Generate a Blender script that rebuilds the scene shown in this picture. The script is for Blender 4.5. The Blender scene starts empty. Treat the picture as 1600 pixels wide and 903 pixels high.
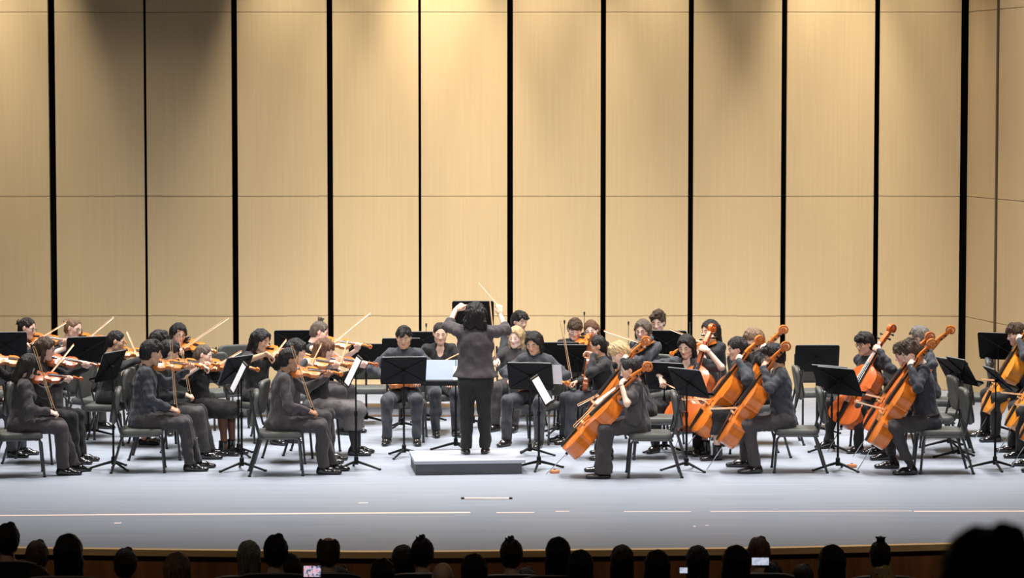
import bpy, bmesh, math, random, zlib
import numpy as np
from mathutils import Vector, Matrix
random.seed(7); np.random.seed(7)
sc = bpy.context.scene
COL = sc.collection
R = math.radians

# ---------------------------------------------------------------- camera
F_PX, HOR, CAM_Z = 4400.0, 165.0, 3.85
TH = math.atan((451.5 - HOR) / F_PX)
cam_d = bpy.data.cameras.new('camera')
cam_d.sensor_width = 36.0
cam_d.lens = F_PX / 1600 * 36
cam_d.clip_end = 200
cam_d.dof.use_dof = True
cam_d.dof.focus_distance = 30.5
cam_d.dof.aperture_fstop = 5.0
cam = bpy.data.objects.new('camera', cam_d)
COL.objects.link(cam)
cam.location = (0, 0, CAM_Z)
cam.rotation_euler = (math.pi / 2 - TH, 0, 0)
sc.camera = cam

# ---------------------------------------------------------------- world, light, exposure
w = bpy.data.worlds.new('world'); sc.world = w; w.use_nodes = True
w.node_tree.nodes['Background'].inputs[0].default_value = (0.9, 0.85, 0.8, 1)
w.node_tree.nodes['Background'].inputs[1].default_value = 0.004
sc.view_settings.view_transform = 'Standard'
sc.view_settings.look = 'None'
sc.view_settings.gamma = 1.0
sc.view_settings.use_curve_mapping = False
sc.view_settings.exposure = 0.0

def aim(o, tgt):
    d = Vector(tgt) - o.location
    o.rotation_euler = d.to_track_quat('-Z', 'Y').to_euler()

def area(name, loc, tgt, sx, sy, power, col=(1, .95, .88), spread=120):
    l = bpy.data.lights.new(name, 'AREA'); l.shape = 'RECTANGLE'; l.size = sx; l.size_y = sy
    l.energy = power; l.color = col; l.spread = R(spread)
    o = bpy.data.objects.new(name, l); COL.objects.link(o); o.location = loc; aim(o, tgt)

def spot(name, loc, tgt, power, ang, blend=.5, col=(1, .95, .88), rad=.12):
    l = bpy.data.lights.new(name, 'SPOT'); l.energy = power; l.color = col
    l.spot_size = R(ang); l.spot_blend = blend; l.shadow_soft_size = rad
    o = bpy.data.objects.new(name, l); COL.objects.link(o); o.location = loc; aim(o, tgt)

COOL = (1, .97, .95)
for gx in (-5, 5): area('stage_edge_fill', (gx, 13, 9.5), (gx, 24, -.3), 1.2, 1.2, 15, (1, .8, .6), 70)  # added unseen fill lamps that lift the stage nosing and fascia
WARM = (1, .91, .77)
for gx in (-6, -2.5, 1, 4.5):
    for gy in (29.2, 31.8, 34.2):
        area('stage_downlight', (gx + .75, gy, 9.0), (gx + .75, gy + .1, 0), 0.8, .5, 118, COOL, 84)
for gx in (-7.5, -2.5, 2.5, 7.5):
    spot('front_spotlight', (gx, 9.5, 10.5), (gx * .42, 31.0, .9), 2900, 24.5, .8, COOL, .3)
for px_, p in ((-60, 230), (40, 250), (455, 300), (600, 230), (690, 480), (770, 150), (868, 330), (1022, 300), (1200, 90), (1292, 400), (1420, 190), (1590, 110)):
    gx = (px_ - 800) * 38 / 4400
    spot('wall_downlight', (gx, 36.95, 8.4), (gx, 38.1, 2.0), p * 5.2, 36, 1.0, WARM, .08)

# ---------------------------------------------------------------- pixel helpers
FW = Vector((0, math.cos(TH), -math.sin(TH))); UP = Vector((0, math.sin(TH), math.cos(TH)))
def ray(px, py):
    return FW + Vector((1, 0, 0)) * ((px - 800) / F_PX) + UP * ((451.5 - py) / F_PX)
def at_z(px, py, z=0.0):
    d = ray(px, py); t = (z - CAM_Z) / d.z
    return Vector((0, 0, CAM_Z)) + d * t
def at_Y(px, py, Y):
    d = ray(px, py); t = Y / d.y
    return Vector((0, 0, CAM_Z)) + d * t

# ---------------------------------------------------------------- materials
def srgb(r, g, b):
    f = lambda c: (c / 255 / 12.92) if c / 255 <= .04045 else ((c / 255 + .055) / 1.055) ** 2.4
    return (f(r), f(g), f(b), 1)

def mat(name, col, rough=.5, metal=0, spec=.5, var=.12, vscale=(6, 6, 6), bump=0, bscale=None, coat=0, emit=None, attr=False, sss=0, sheen=0):
    m = bpy.data.materials.new(name); m.use_nodes = True
    nt = m.node_tree; n = nt.nodes; b = n['Principled BSDF']
    b.inputs['Roughness'].default_value = rough; b.inputs['Metallic'].default_value = metal
    b.inputs['Specular IOR Level'].default_value = spec
    b.inputs['Coat Weight'].default_value = coat; b.inputs['Coat Roughness'].default_value = .12
    if sheen:
        b.inputs['Sheen Weight'].default_value = sheen
    tc = n.new('ShaderNodeTexCoord'); mp = n.new('ShaderNodeMapping')
    mp.inputs['Scale'].default_value = vscale
    nt.links.new(tc.outputs['Object'], mp.inputs['Vector'])
    nz = n.new('ShaderNodeTexNoise'); nz.inputs['Scale'].default_value = 1; nz.inputs['Detail'].default_value = 5
    nt.links.new(mp.outputs[0], nz.inputs['Vector'])
    rp = n.new('ShaderNodeMapRange'); rp.inputs['From Min'].default_value = .3; rp.inputs['From Max'].default_value = .7
    rp.inputs['To Min'].default_value = 1 - var; rp.inputs['To Max'].default_value = 1 + var
    nt.links.new(nz.outputs['Fac'], rp.inputs['Value'])
    mx = n.new('ShaderNodeMix'); mx.data_type = 'RGBA'; mx.blend_type = 'MULTIPLY'; mx.inputs[0].default_value = 1
    if attr:
        a = n.new('ShaderNodeAttribute'); a.attribute_name = 'Col'
        nt.links.new(a.outputs['Color'], mx.inputs[6])
    else:
        mx.inputs[6].default_value = col if len(col) == 4 else (*col, 1)
    cb = n.new('ShaderNodeCombineColor')
    for i in range(3): nt.links.new(rp.outputs[0], cb.inputs[i])
    nt.links.new(cb.outputs[0], mx.inputs[7])
    nt.links.new(mx.outputs[2], b.inputs['Base Color'])
    if bump:
        mp2 = n.new('ShaderNodeMapping'); mp2.inputs['Scale'].default_value = bscale or vscale
        nt.links.new(tc.outputs['Object'], mp2.inputs['Vector'])
        nz2 = n.new('ShaderNodeTexNoise'); nz2.inputs['Scale'].default_value = 1; nz2.inputs['Detail'].default_value = 3
        nt.links.new(mp2.outputs[0], nz2.inputs['Vector'])
        bp = n.new('ShaderNodeBump'); bp.inputs['Strength'].default_value = bump; bp.inputs['Distance'].default_value = .02
        nt.links.new(nz2.outputs['Fac'], bp.inputs['Height']); nt.links.new(bp.outputs[0], b.inputs['Normal'])
    if emit:
        b.inputs['Emission Color'].default_value = emit[0]; b.inputs['Emission Strength'].default_value = emit[1]
    return m

M = {}
M['panel'] = mat('oak_veneer_panel', srgb(217, 190, 146), .55, var=.035, vscale=(34, 34, .9), spec=.25)
M['panel_back'] = mat('panel_joint_wood', srgb(150, 112, 66), .8)
M['black_void'] = mat('matte_black_backing', (.006, .006, .006), .9, spec=.1)
M['black_edge'] = mat('dark_bronze_edge', srgb(92, 76, 52), .6)
M['floor'] = mat('painted_stage_floor', (.285, .315, .368), .5, var=.08, vscale=(.7, 9, 1), bump=.04, bscale=(3, 30, 1), spec=.35)
M['riser'] = mat('riser_grey', srgb(170, 170, 170), .7)
M['riser_trim'] = mat('riser_trim_wood', srgb(150, 120, 84), .6)
M['nosing'] = mat('stage_nosing_wood', srgb(244, 200, 140), .4, var=.15, vscale=(1, 8, 20))
M['fascia'] = mat('stage_fascia_wood', srgb(160, 102, 60), .5, var=.3, vscale=(14, 2, 1.5))
M['house'] = mat('house_carpet_dark', (.012, .009, .008), .95)
M['tape'] = mat('white_floor_tape', srgb(250, 228, 215), .5, var=.2, vscale=(1.2, 40, 1))
M['podium_top'] = mat('podium_carpet_top', srgb(168, 171, 182), .6, var=.04, vscale=(3, 40, 3))
M['podium_side'] = mat('podium_dark_side', srgb(70, 71, 76), .6)
M['upholstery'] = mat('chair_upholstery', (.105, .107, .097), .5, var=.1, vscale=(90, 90, 90), spec=.35, bump=.1, bscale=(300, 300, 300))
M['chair_metal'] = mat('chair_black_steel', (.028, .029, .03), .28, metal=.0, spec=.7)
M['stand_black'] = mat('stand_black_steel', (.006, .006, .0065), .55, spec=.2)
M['stand_rim'] = mat('stand_edge_lip', (.16, .16, .16), .4)
M['steel'] = mat('bright_steel', (.6, .6, .6), .25, metal=1)
M['paper'] = mat('sheet_paper', (.72, .72, .74), .8, var=.03)
M['paper_blue'] = mat('score_page_pale_blue', (.215, .255, .33), .8, var=.03)
M['violin_wood'] = mat('violin_varnish', srgb(208, 120, 46), .28, var=.25, vscale=(4, 50, 50), coat=.5)
M['violin_dark'] = mat('violin_varnish_dark', srgb(178, 88, 38), .28, var=.25, vscale=(4, 50, 50), coat=.5)
M['cello_wood'] = mat('cello_varnish', srgb(210, 112, 36), .25, var=.25, vscale=(1.5, 14, 14), coat=.6)
M['cello_red'] = mat('cello_varnish_red', srgb(200, 98, 42), .25, var=.25, vscale=(1.5, 14, 14), coat=.6)
M['cello_gold'] = mat('cello_varnish_gold', srgb(226, 140, 44), .25, var=.22, vscale=(1.5, 14, 14), coat=.6)
M['ebony'] = mat('ebony', (.014, .012, .011), .22, spec=.6)
M['maple'] = mat('bridge_maple', srgb(226, 184, 124), .5)
M['string'] = mat('string_steel', (.55, .55, .55), .3, metal=1)
M['bow_stick'] = mat('bow_pernambuco', srgb(206, 150, 98), .35)
M['bow_hair'] = mat('bow_hair_white', srgb(250, 228, 196), .5)
M['shoe'] = mat('polished_black_leather', (.012, .011, .011), .16, spec=.7, var=.05)
M['glasses'] = mat('spectacle_frame', (.05, .04, .04), .3)
M['skin'] = mat('skin', (1, 1, 1), .48, attr=True, var=.05, vscale=(30, 30, 30), spec=.35)
M['baton'] = mat('white_baton', srgb(250, 240, 225), .4)
M['rubber'] = mat('rubber_tip', (.02, .02, .02), .8)
M['stopper'] = mat('endpin_stopper_wood', srgb(200, 130, 86), .5)
M['phone'] = mat('phone_case', (.02, .02, .025), .4)
M['theatre_seat'] = mat('theatre_seat_dark', (.01, .007, .007), .8)
M['seat_rim'] = mat('theatre_seat_rim', (.35, .3, .28), .3, spec=.6)
CLOTH = {
    'black': (.018, .0172, .0176), 'charcoal': (.056, .050, .052), 'slate': (.046, .048, .056), 'navy': (.034, .036, .045),
    'grey': (.115, .105, .108), 'darkgrey': (.048, .043, .044), 'brownblack': (.062, .053, .056), 'sock': (.03, .027, .028), 'white': (.35, .33, .34)}
for k, c in list(CLOTH.items()):
    M['c_' + k] = mat('cloth_' + k, c, .75, var=.1, vscale=(40, 40, 40), bump=.9, bscale=(13, 13, 8), spec=.25, sheen=.1)
HAIR = {'black': (.011, .009, .009), 'dark': (.02, .014, .011), 'brown': (.06, .035, .02), 'light': (.2, .125, .07), 'blond': (.5, .35, .18),
        'auburn': (.13, .06, .03), 'grey': (.16, .14, .12), 'ash': (.11, .085, .065)}
for k, c in HAIR.items():
    M['h_' + k] = mat('hair_' + k, c, .45, var=.45, vscale=(80, 80, 8), bump=.8, bscale=(120, 120, 9), spec=.4)
SKIN = {'fair': (.86, .62, .50), 'light': (.78, .52, .39), 'tan': (.62, .38, .25), 'brown': (.42, .23, .14), 'pink': (.84, .57, .46)}

# ---------------------------------------------------------------- mesh helpers
def new_mesh(name, V, Q, smooth=True, col=None):
    V = np.asarray(V, np.float32); Q = np.asarray(Q, np.int32)
    me = bpy.data.meshes.new(name)
    me.vertices.add(len(V)); me.vertices.foreach_set('co', V.ravel())
    me.loops.add(Q.size); me.loops.foreach_set('vertex_index', Q.ravel())
    me.polygons.add(len(Q)); me.polygons.foreach_set('loop_start', np.arange(0, Q.size, Q.shape[1], dtype=np.int32))
    me.polygons.foreach_set('use_smooth', np.full(len(Q), smooth))
    me.update(calc_edges=True)
    if col is not None:
        a = me.color_attributes.new('Col', 'FLOAT_COLOR', 'POINT')
        c4 = np.ones((len(V), 4), np.float32); c4[:, :3] = col
        a.data.foreach_set('color', c4.ravel())
    return me

class MB:
    def __init__(s): s.v = []; s.f = []
    def add(s, vs, fs):
        o = len(s.v); s.v += [tuple(v) for v in vs]; s.f += [tuple(i + o for i in f) for f in fs]; return s
    def box(s, c, d, rot=None):
        x, y, z = (q / 2 for q in d)
        vs = [Vector((a, b, e)) for a in (-x, x) for b in (-y, y) for e in (-z, z)]
        if rot is not None: vs = [rot @ v for v in vs]
        c = Vector(c)
        return s.add([v + c for v in vs], [(0, 1, 3, 2), (4, 6, 7, 5), (0, 4, 5, 1), (2, 3, 7, 6), (0, 2, 6, 4), (1, 5, 7, 3)])
    def tube(s, pts, r, n=8, cap=True, squash=None):
        pts = [Vector(p) for p in pts]; rr = r if isinstance(r, (list, tuple)) else [r] * len(pts)
        rings = []; prev = None
        for i, p in enumerate(pts):
            t = (pts[min(i + 1, len(pts) - 1)] - pts[max(i - 1, 0)]).normalized()
            a = prev if prev is not None else (Vector((0, 0, 1)) if abs(t.z) < .9 else Vector((1, 0, 0)))
            u = (a - t * a.dot(t)).normalized(); prev = u; v = t.cross(u)
            k = squash or (1, 1)
            rings.append([p + (u * math.cos(2 * math.pi * j / n) * k[0] + v * math.sin(2 * math.pi * j / n) * k[1]) * rr[i] for j in range(n)])
        vs = [q for ring in rings for q in ring]; fs = []
        for i in range(len(pts) - 1):
            for j in range(n):
                k = (j + 1) % n
                fs.append((i * n + j, i * n + k, (i + 1) * n + k, (i + 1) * n + j))
        if cap:
            fs.append(tuple(range(n - 1, -1, -1))); fs.append(tuple((len(pts) - 1) * n + j for j in range(n)))
        return s.add(vs, fs)
    def lathe(s, prof, c=(0, 0, 0), n=16):
        vs = []; fs = []
        for (r, z) in prof:
            for j in range(n):
                a = 2 * math.pi * j / n; vs.append(Vector(c) + Vector((r * math.cos(a), r * math.sin(a), z)))
        for i in range(len(prof) - 1):
            for j in range(n):
                k = (j + 1) % n; fs.append((i * n + j, i * n + k, (i + 1) * n + k, (i + 1) * n + j))
        fs.append(tuple(range(n - 1, -1, -1))); fs.append(tuple((len(prof) - 1) * n + j for j in range(n)))
        return s.add(vs, fs)
    def prism(s, poly, z0, z1):
        n = len(poly)
        vs = [(x, y, z0) for x, y in poly] + [(x, y, z1) for x, y in poly]
        return s.add(vs, [tuple(range(n - 1, -1, -1)), tuple(range(n, 2 * n))] + [(i, (i + 1) % n, n + (i + 1) % n, n + i) for i in range(n)])
    def mesh(s, name, smooth=False, bevel=0, angle=35):
        me = bpy.data.meshes.new(name); me.from_pydata(s.v, [], s.f); me.update()
        if bevel:
            bm = bmesh.new(); bm.from_mesh(me)
            bmesh.ops.bevel(bm, geom=bm.edges[:], offset=bevel, segments=3, profile=.5, affect='EDGES', clamp_overlap=True)
            bm.to_mesh(me); bm.free()
        if smooth:
            me.polygons.foreach_set('use_smooth', np.full(len(me.polygons), True))
            me.set_sharp_from_angle(angle=R(angle))
        return me

def obj(name, me, m, parent=None, mw=None):
    o = bpy.data.objects.new(name, me); COL.objects.link(o)
    if me is not None and m is not None:
        m = M[m] if isinstance(m, str) else m
        if len(me.materials) == 0: me.materials.append(m)
        elif me.materials[0] != m:
            o.material_slots[0].link = 'OBJECT'; o.material_slots[0].material = m
    if parent is not None: o.parent = parent
    if mw is not None: o.matrix_world = mw
    return o
def empty(name, mw):
    o = bpy.data.objects.new(name, None); COL.objects.link(o); o.empty_display_size = .1; o.matrix_world = mw
    return o
def tag(o, label, cat=None, group=None, kind=None):
    if label: o['label'] = label
    if cat: o['category'] = cat
    if group: o['group'] = group
    if kind: o['kind'] = kind
    return o
def RZ(a): return Matrix.Rotation(R(a), 4, 'Z')
def T(v): return Matrix.Translation(Vector(v))
def frame(o, x, z):
    """matrix with local x along x and local z near z"""
    x = Vector(x).normalized(); z = Vector(z); z = (z - x * z.dot(x)).normalized(); y = z.cross(x)
    m = Matrix((x, y, z)).transposed().to_4x4(); m.translation = Vector(o)
    return m

# ---------------------------------------------------------------- the setting
def structure(name, me, m, parent=None):
    o = obj(name, me, m, parent)
    if parent is None: o['kind'] = 'structure'
    return o
WY = 38.0
# stage edge from the photograph, as floor points
edge_px = [(-260, 846), (-100, 850), (32, 853.8), (200, 856), (375, 858), (560, 860), (700, 859.6), (825, 858), (1000, 856.3), (1130, 855), (1220, 853.8), (1320, 851.6), (1480, 847.5), (1650, 842), (1850, 834)]
edge = [at_z(x, y) for x, y in edge_px]
mb = MB()
n = len(edge)
vs = [(p.x, p.y, 0) for p in edge] + [(p.x * 1.6, 40.5, 0) for p in edge] + [(p.x, p.y, -.03) for p in edge]
mb.add(vs, [(i, i + 1, n + i + 1, n + i) for i in range(n - 1)])
floor = structure('floor', mb.mesh('floor'), 'floor'); floor['label'] = 'grey painted wooden stage floor'; floor['category'] = 'floor'
def strip(p, o0, z0, o1, z1):
    a = [(q.x, q.y - o0, z0) for q in p]; b = [(q.x, q.y - o1, z1) for q in p]; k = len(p)
    return a + b, [(i, k + i, k + i + 1, i + 1) for i in range(k - 1)]
mb = MB()
for a in ((0, 0.0, .09, -.0), (.09, 0, .09, -.055), (.09, -.055, 0, -.055)): mb.add(*strip(edge, *a))
tag(structure('trim_1', mb.mesh('nosing'), 'nosing'), 'pale wooden nosing strip along the curved stage edge', 'trim')
mb = MB(); mb.add(*strip(edge, -.03, -.05, -.03, -.11)); mb.add(*strip(edge, .02, -.11, .02, -1.1)); mb.add(*strip(edge, -.03, -.11, .02, -.11))
tag(structure('wall_stage_front', mb.mesh('stage_front'), 'fascia'), 'brown wooden face of the stage below its edge', 'wall')
mb = MB(); mb.add([(-14, 2, 2.2), (14, 2, 2.2), (14, 25.5, -1.35), (-14, 25.5, -1.35)], [(0, 1, 2, 3)])
tag(structure('floor_house', mb.mesh('house'), 'house'), 'dark raked auditorium floor under the audience', 'floor')

# back wall: veneered panels with black gaps between them
def wallX(px, py=250): return at_Y(px, py, WY).x
def wallZ(py): return at_Y(800, py, WY).z
zs = [0.0, wallZ(494), wallZ(306.5), wallZ(19), 7.6, 9.2]
bounds = [(-215, 9), (-66, 4), (82.5, 10), (227, 4), (367, 9), (515.5, 9), (656, 4), (797, 9), (942.5, 8), (1079.5, 8), (1224.5, 8), (1370, 8), (1504, 8)]
back = structure('wall_back', MB().box(((wallX(-240) + 7.2) / 2, WY + .32, 4.6), (7.2 - wallX(-240), .06, 9.2)).mesh('shell_backing'), 'black_void')
tag(back, 'tall acoustic shell wall of pale oak panels with black gaps', 'wall')
angs = [1, -3, 2.4, -3.2, 3.2, -2.2, 2.2, -2.4, 2.6, -3, 2.4, -3.2]
for i in range(len(bounds) - 1):
    x0 = wallX(bounds[i][0]) + bounds[i][1] / 2 * WY / F_PX; x1 = wallX(bounds[i + 1][0]) - bounds[i + 1][1] / 2 * WY / F_PX
    rot = Matrix.Rotation(R(angs[i % 12]), 3, 'Z')
    for j in range(5):
        z0, z1 = zs[j] + .004, zs[j + 1] - .004
        obj('panel', MB().box(((x0 + x1) / 2, WY + .03, (z0 + z1) / 2), (x1 - x0, .05, z1 - z0), rot).mesh('panel', bevel=.002), 'panel', back)
    obj('panel_backing', MB().box(((x0 + x1) / 2, WY + .07, 4.6), (x1 - x0 - .03, .02, 9.2), rot).mesh('panel_backing'), 'panel_back', back)
# right side wall, angled towards the audience
side_pts = [Vector((6.115, 37.95, 0)), Vector((6.335, 36.83, 0)), Vector((6.60, 35.6, 0)), Vector((6.9, 34.4, 0)), Vector((7.2, 33.2, 0))]
sw = None
for i in range(4):
    a, b = side_pts[i], side_pts[i + 1]; d = (b - a).normalized(); L = (b - a).length
    c = (a + b) / 2; rot = Matrix.Rotation(math.atan2(d.y, d.x), 3, 'Z'); nrm = Vector((-d.y, d.x, 0))
    if nrm.x < 0: nrm = -nrm
    if sw is None:
        mbk = MB()
        for q in range(4):
            a2, b2 = side_pts[q], side_pts[q + 1]; d2 = (b2 - a2).normalized(); n2 = Vector((-d2.y, d2.x, 0)); n2 = n2 if n2.x > 0 else -n2
            mbk.box((a2 + b2) / 2 + n2 * .25 + Vector((0, 0, 4.6)), ((b2 - a2).length + .1, .05, 9.2), Matrix.Rotation(math.atan2(d2.y, d2.x), 3, 'Z'))
        sw = structure('wall_right', mbk.mesh('side_backing'), 'black_void')
        tag(sw, 'angled side wall of pale oak panels at the right', 'wall')
    for j in range(5):
        z0, z1 = zs[j] + .004, zs[j + 1] - .004
        obj('panel', MB().box(c + nrm * .03 + Vector((0, 0, (z0 + z1) / 2)), (L - .06, .05, z1 - z0), rot).mesh('panel', bevel=.002), 'panel', sw)
    obj('panel_backing', MB().box(c + nrm * .07 + Vector((0, 0, 4.6)), (L - .05, .02, 9.2), rot).mesh('panel_backing'), 'panel_back', sw)
    if i == 0:
        obj('edge_trim', MB().box(b + nrm * .03 - d * .02 + Vector((0, 0, 4.6)), (.05, .07, 9.2), rot).mesh('edge_trim'), 'black_edge', sw)

# low riser at the back centre
ry = 34.75; rx0, rx1 = (340 - 800) * ry / F_PX, (892 - 800) * ry / F_PX
rs = empty('stage_riser', T(((rx0 + rx1) / 2, ry + .6, 0))); tag(rs, 'low grey riser platform with wooden edges at the back centre', 'platform')
W = rx1 - rx0
obj('riser_face', MB().box((0, 0, .07), (W, 1.2, .10)).mesh('riser_face'), 'riser', rs)
obj('riser_edge', MB().box((0, -.01, .14), (W + .02, 1.22, .04)).mesh('riser_edge'), 'riser_trim', rs)
obj('riser_deck', MB().box((0, .01, .163), (W, 1.18, .006)).mesh('riser_deck'), 'floor', rs)
obj('riser_base', MB().box((0, -.004, .01), (W, 1.2, .02)).mesh('riser_base'), 'riser_trim', rs)

# tape on the floor
def tape(name, pts, wd, label):
    p = [at_z(x, y) for x, y in pts]; mb = MB()
    mb.add([(q.x, q.y - wd / 2, .0015) for q in p] + [(q.x, q.y + wd / 2, .0015) for q in p], [(i, i + 1, len(p) + i + 1, len(p) + i) for i in range(len(p) - 1)])
    o = obj(name, mb.mesh(name), 'tape'); tag(o, label, 'tape')
tape('floor_tape', [(-60, 806), (0, 805.6), (80, 805), (148, 804.6)], .085, 'white tape line on the floor running off the left edge')
tape('floor_tape', [(148, 804.4), (400, 803), (560, 801.9), (735, 801)], .09, 'longest white tape line on the floor in front of the podium')
tape('floor_tape', [(776, 801), (835, 800.7)], .05, 'short white tape dash right of the longest tape line')
tape('floor_tape', [(868, 799.2), (890, 799)], .045, 'shortest white tape dash on the line near centre')
tape('floor_tape', [(975, 799.6), (1080, 799.6)], .045, 'white tape length below the front cellist near centre right')
tape('floor_tape', [(1110, 799.4), (1300, 798.6), (1425, 798.4)], .045, 'white tape length below the music stands at right of centre')
tape('floor_tape', [(1428, 799), (1520, 799), (1660, 798.6)], .085, 'white tape line on the floor running off the right edge')
tape('floor_tape', [(178, 817.6), (190, 817)], .08, 'small white tape scrap near the stage edge at left')
tape('floor_tape', [(1083, 822.6), (1087, 822.4)], .07, 'tiny white tape scrap near the stage edge at right')
tape('floor_tape', [(1102, 821), (1108, 821)], .05, 'tiny faint tape scrap just right of another scrap')
tape('floor_tape', [(560, 786), (575, 785.6)], .05, 'small faint tape scrap on the floor left of the podium front')
sl = empty('floor_rail', T(at_z(760.5, 779.6))); tag(sl, 'thin white bar with dark ends lying on the floor before the podium', 'rail')
obj('bar', MB().box((0, 0, .006), (.44, .05, .012)).mesh('bar', bevel=.003), 'tape', sl)
for s_ in (-1, 1): obj('end_cap', MB().lathe([(.018, 0), (.018, .014), (.012, .018)], (s_ * .235, 0, 0), 10).mesh('end_cap', True), 'rubber', sl)

# podium
pw, pd = 1.165, .9
pm = T(at_z(731, 741.6) + Vector((-.02, .44, 0))) @ RZ(5.6)
pod = empty('podium', pm); tag(pod, 'low conductor podium with pale top and dark sides', 'podium')
obj('podium_base', MB().box((-.01, 0, .057), (pw - .05, pd - .04, .114)).mesh('podium_base', bevel=.003), 'podium_side', pod)
obj('podium_top', MB().box((0, 0, .132), (pw, pd, .036)).mesh('podium_top', bevel=.004), 'podium_top', pod)
POD_Z = .15

# ---------------------------------------------------------------- signed-distance bodies
class Field:
    def __init__(s, lo, hi, h):
        s.lo = np.array(lo, np.float32); s.h = h
        n = np.ceil((np.array(hi) - s.lo) / h).astype(int) + 1
        s.ax = [s.lo[i] + h * np.arange(n[i], dtype=np.float32) for i in range(3)]
        s.f = np.full(n, .15, np.float32)
    def sl(s, lo, hi):
        out = []
        for i in range(3):
            a = max(0, int((lo[i] - s.lo[i]) / s.h) - 1); b = min(s.f.shape[i], int((hi[i] - s.lo[i]) / s.h) + 3)
            if b <= a: return None
            out.append(slice(a, b))
        return tuple(out)
    def put(s, prim, k=.02, op='add'):
        lo, hi, fn = prim
        m = max(k, .01) + s.h * 2
        sl = s.sl([q - m for q in lo], [q + m for q in hi])
        if sl is None: return
        d = fn(s.ax[0][sl[0]][:, None, None], s.ax[1][sl[1]][None, :, None], s.ax[2][sl[2]][None, None, :])
        f = s.f[sl]
        if op == 'add':
            h = np.clip(k - np.abs(f - d), 0, None) / k; s.f[sl] = np.minimum(f, d) - h * h * k * .25
        else:
            d = -d; h = np.clip(k - np.abs(f - d), 0, None) / k; s.f[sl] = np.maximum(f, d) + h * h * k * .25
    def noise(s, amp, wl, seed=0, n=4, zs=1):
        r = np.random.RandomState(seed); acc = 0
        X, Y, Z = s.ax[0][:, None, None], s.ax[1][None, :, None], s.ax[2][None, None, :]
        for i in range(n):
            v = r.normal(size=3); v /= np.linalg.norm(v); v *= 2 * np.pi / (wl * r.uniform(.7, 1.4)); v[2] *= zs
            acc = acc + np.sin(v[0] * X + v[1] * Y + v[2] * Z + r.uniform(0, 6))
        s.f += (amp / math.sqrt(n)) * acc
    def mesh(s):
        f = s.f; ins = f < 0
        nx, ny, nz = f.shape
        c = np.zeros((nx - 1, ny - 1, nz - 1), np.int8)
        for a in (0, 1):
            for b in (0, 1):
                for e in (0, 1):
                    c += ins[a:nx - 1 + a, b:ny - 1 + b, e:nz - 1 + e]
        act = (c > 0) & (c < 8)
        idx = np.argwhere(act); ids = np.full(act.shape, -1, np.int32); ids[act] = np.arange(len(idx))
        cor = {}
        for a in (0, 1):
            for b in (0, 1):
                for e in (0, 1): cor[(a, b, e)] = f[idx[:, 0] + a, idx[:, 1] + b, idx[:, 2] + e]
        P = np.zeros((len(idx), 3), np.float32); N = np.zeros(len(idx), np.float32)
        for ax in range(3):
            for o in ((0, 0), (0, 1), (1, 0), (1, 1)):
                k0 = list(o); k0.insert(ax, 0); k1 = list(o); k1.insert(ax, 1)
                a, b = cor[tuple(k0)], cor[tuple(k1)]
                m = (a < 0) != (b < 0); t = np.where(m, a / np.where(m, a - b, 1), 0)
                q = np.tile(np.array(k0, np.float32), (len(idx), 1)); q[:, ax] = t
                P += q * m[:, None]; N += m
        V = (idx + P / np.maximum(N, 1)[:, None]) * s.h + s.lo
        Q = []
        for ax in range(3):
            o1, o2 = [(1, 2), (2, 0), (0, 1)][ax]
            a = np.take(ins, range(0, f.shape[ax] - 1), ax); b = np.take(ins, range(1, f.shape[ax]), ax)
            e = np.argwhere(a != b)
            e = e[(e[:, o1] > 0) & (e[:, o2] > 0) & (e[:, o1] < f.shape[o1] - 1) & (e[:, o2] < f.shape[o2] - 1)]
            if not len(e): continue
            def g(d1, d2):
                k = e.copy(); k[:, o1] += d1; k[:, o2] += d2
                return ids[k[:, 0], k[:, 1], k[:, 2]]
            q = np.stack([g(-1, -1), g(0, -1), g(0, 0), g(-1, 0)], 1)
            flip = ~ins[e[:, 0], e[:, 1], e[:, 2]]
            q[flip] = q[flip][:, ::-1]
            Q.append(q)
        return V.astype(np.float32), np.concatenate(Q).astype(np.int32)

def rc(a, b, ra, rb, u=None, s=1.0):
    """tapered capsule; flattened by s along unit direction u"""
    a = np.array(a, np.float32); b = np.array(b, np.float32); ab = b - a; L2 = max(float(ab @ ab), 1e-9); r = max(ra, rb)
    if u is not None: u = np.array(u, np.float32); u = u / np.linalg.norm(u)
    def fn(X, Y, Z):
        px, py, pz = X - a[0], Y - a[1], Z - a[2]
        t = np.clip((px * ab[0] + py * ab[1] + pz * ab[2]) / L2, 0, 1)
        px = px - t * ab[0]; py = py - t * ab[1]; pz = pz - t * ab[2]
        d2 = px * px + py * py + pz * pz
        if u is not None:
            q = px * u[0] + py * u[1] + pz * u[2]; d2 = d2 + (s * s - 1) * q * q
        return np.sqrt(d2) - (ra + t * (rb - ra))
    return (np.minimum(a, b) - r, np.maximum(a, b) + r, fn)
def ell(c, r, rot=None):
    c = np.array(c, np.float32); r = np.array(r, np.float32); m = float(r.max())
    rot = None if rot is None else np.array(rot, np.float32)
    def fn(X, Y, Z):
        x, y, z = X - c[0], Y - c[1], Z - c[2]
        if rot is not None:
            x, y, z = (rot[0, 0] * x + rot[1, 0] * y + rot[2, 0] * z, rot[0, 1] * x + rot[1, 1] * y + rot[2, 1] * z, rot[0, 2] * x + rot[1, 2] * y + rot[2, 2] * z)
        k0 = np.sqrt((x / r[0]) ** 2 + (y / r[1]) ** 2 + (z / r[2]) ** 2)
        k1 = np.sqrt((x / r[0] ** 2) ** 2 + (y / r[1] ** 2) ** 2 + (z / r[2] ** 2) ** 2)
        return k0 * (k0 - 1) / np.maximum(k1, 1e-6)
    ex = r if rot is None else np.array([m, m, m])
    return (c - ex, c + ex, fn)
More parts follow.
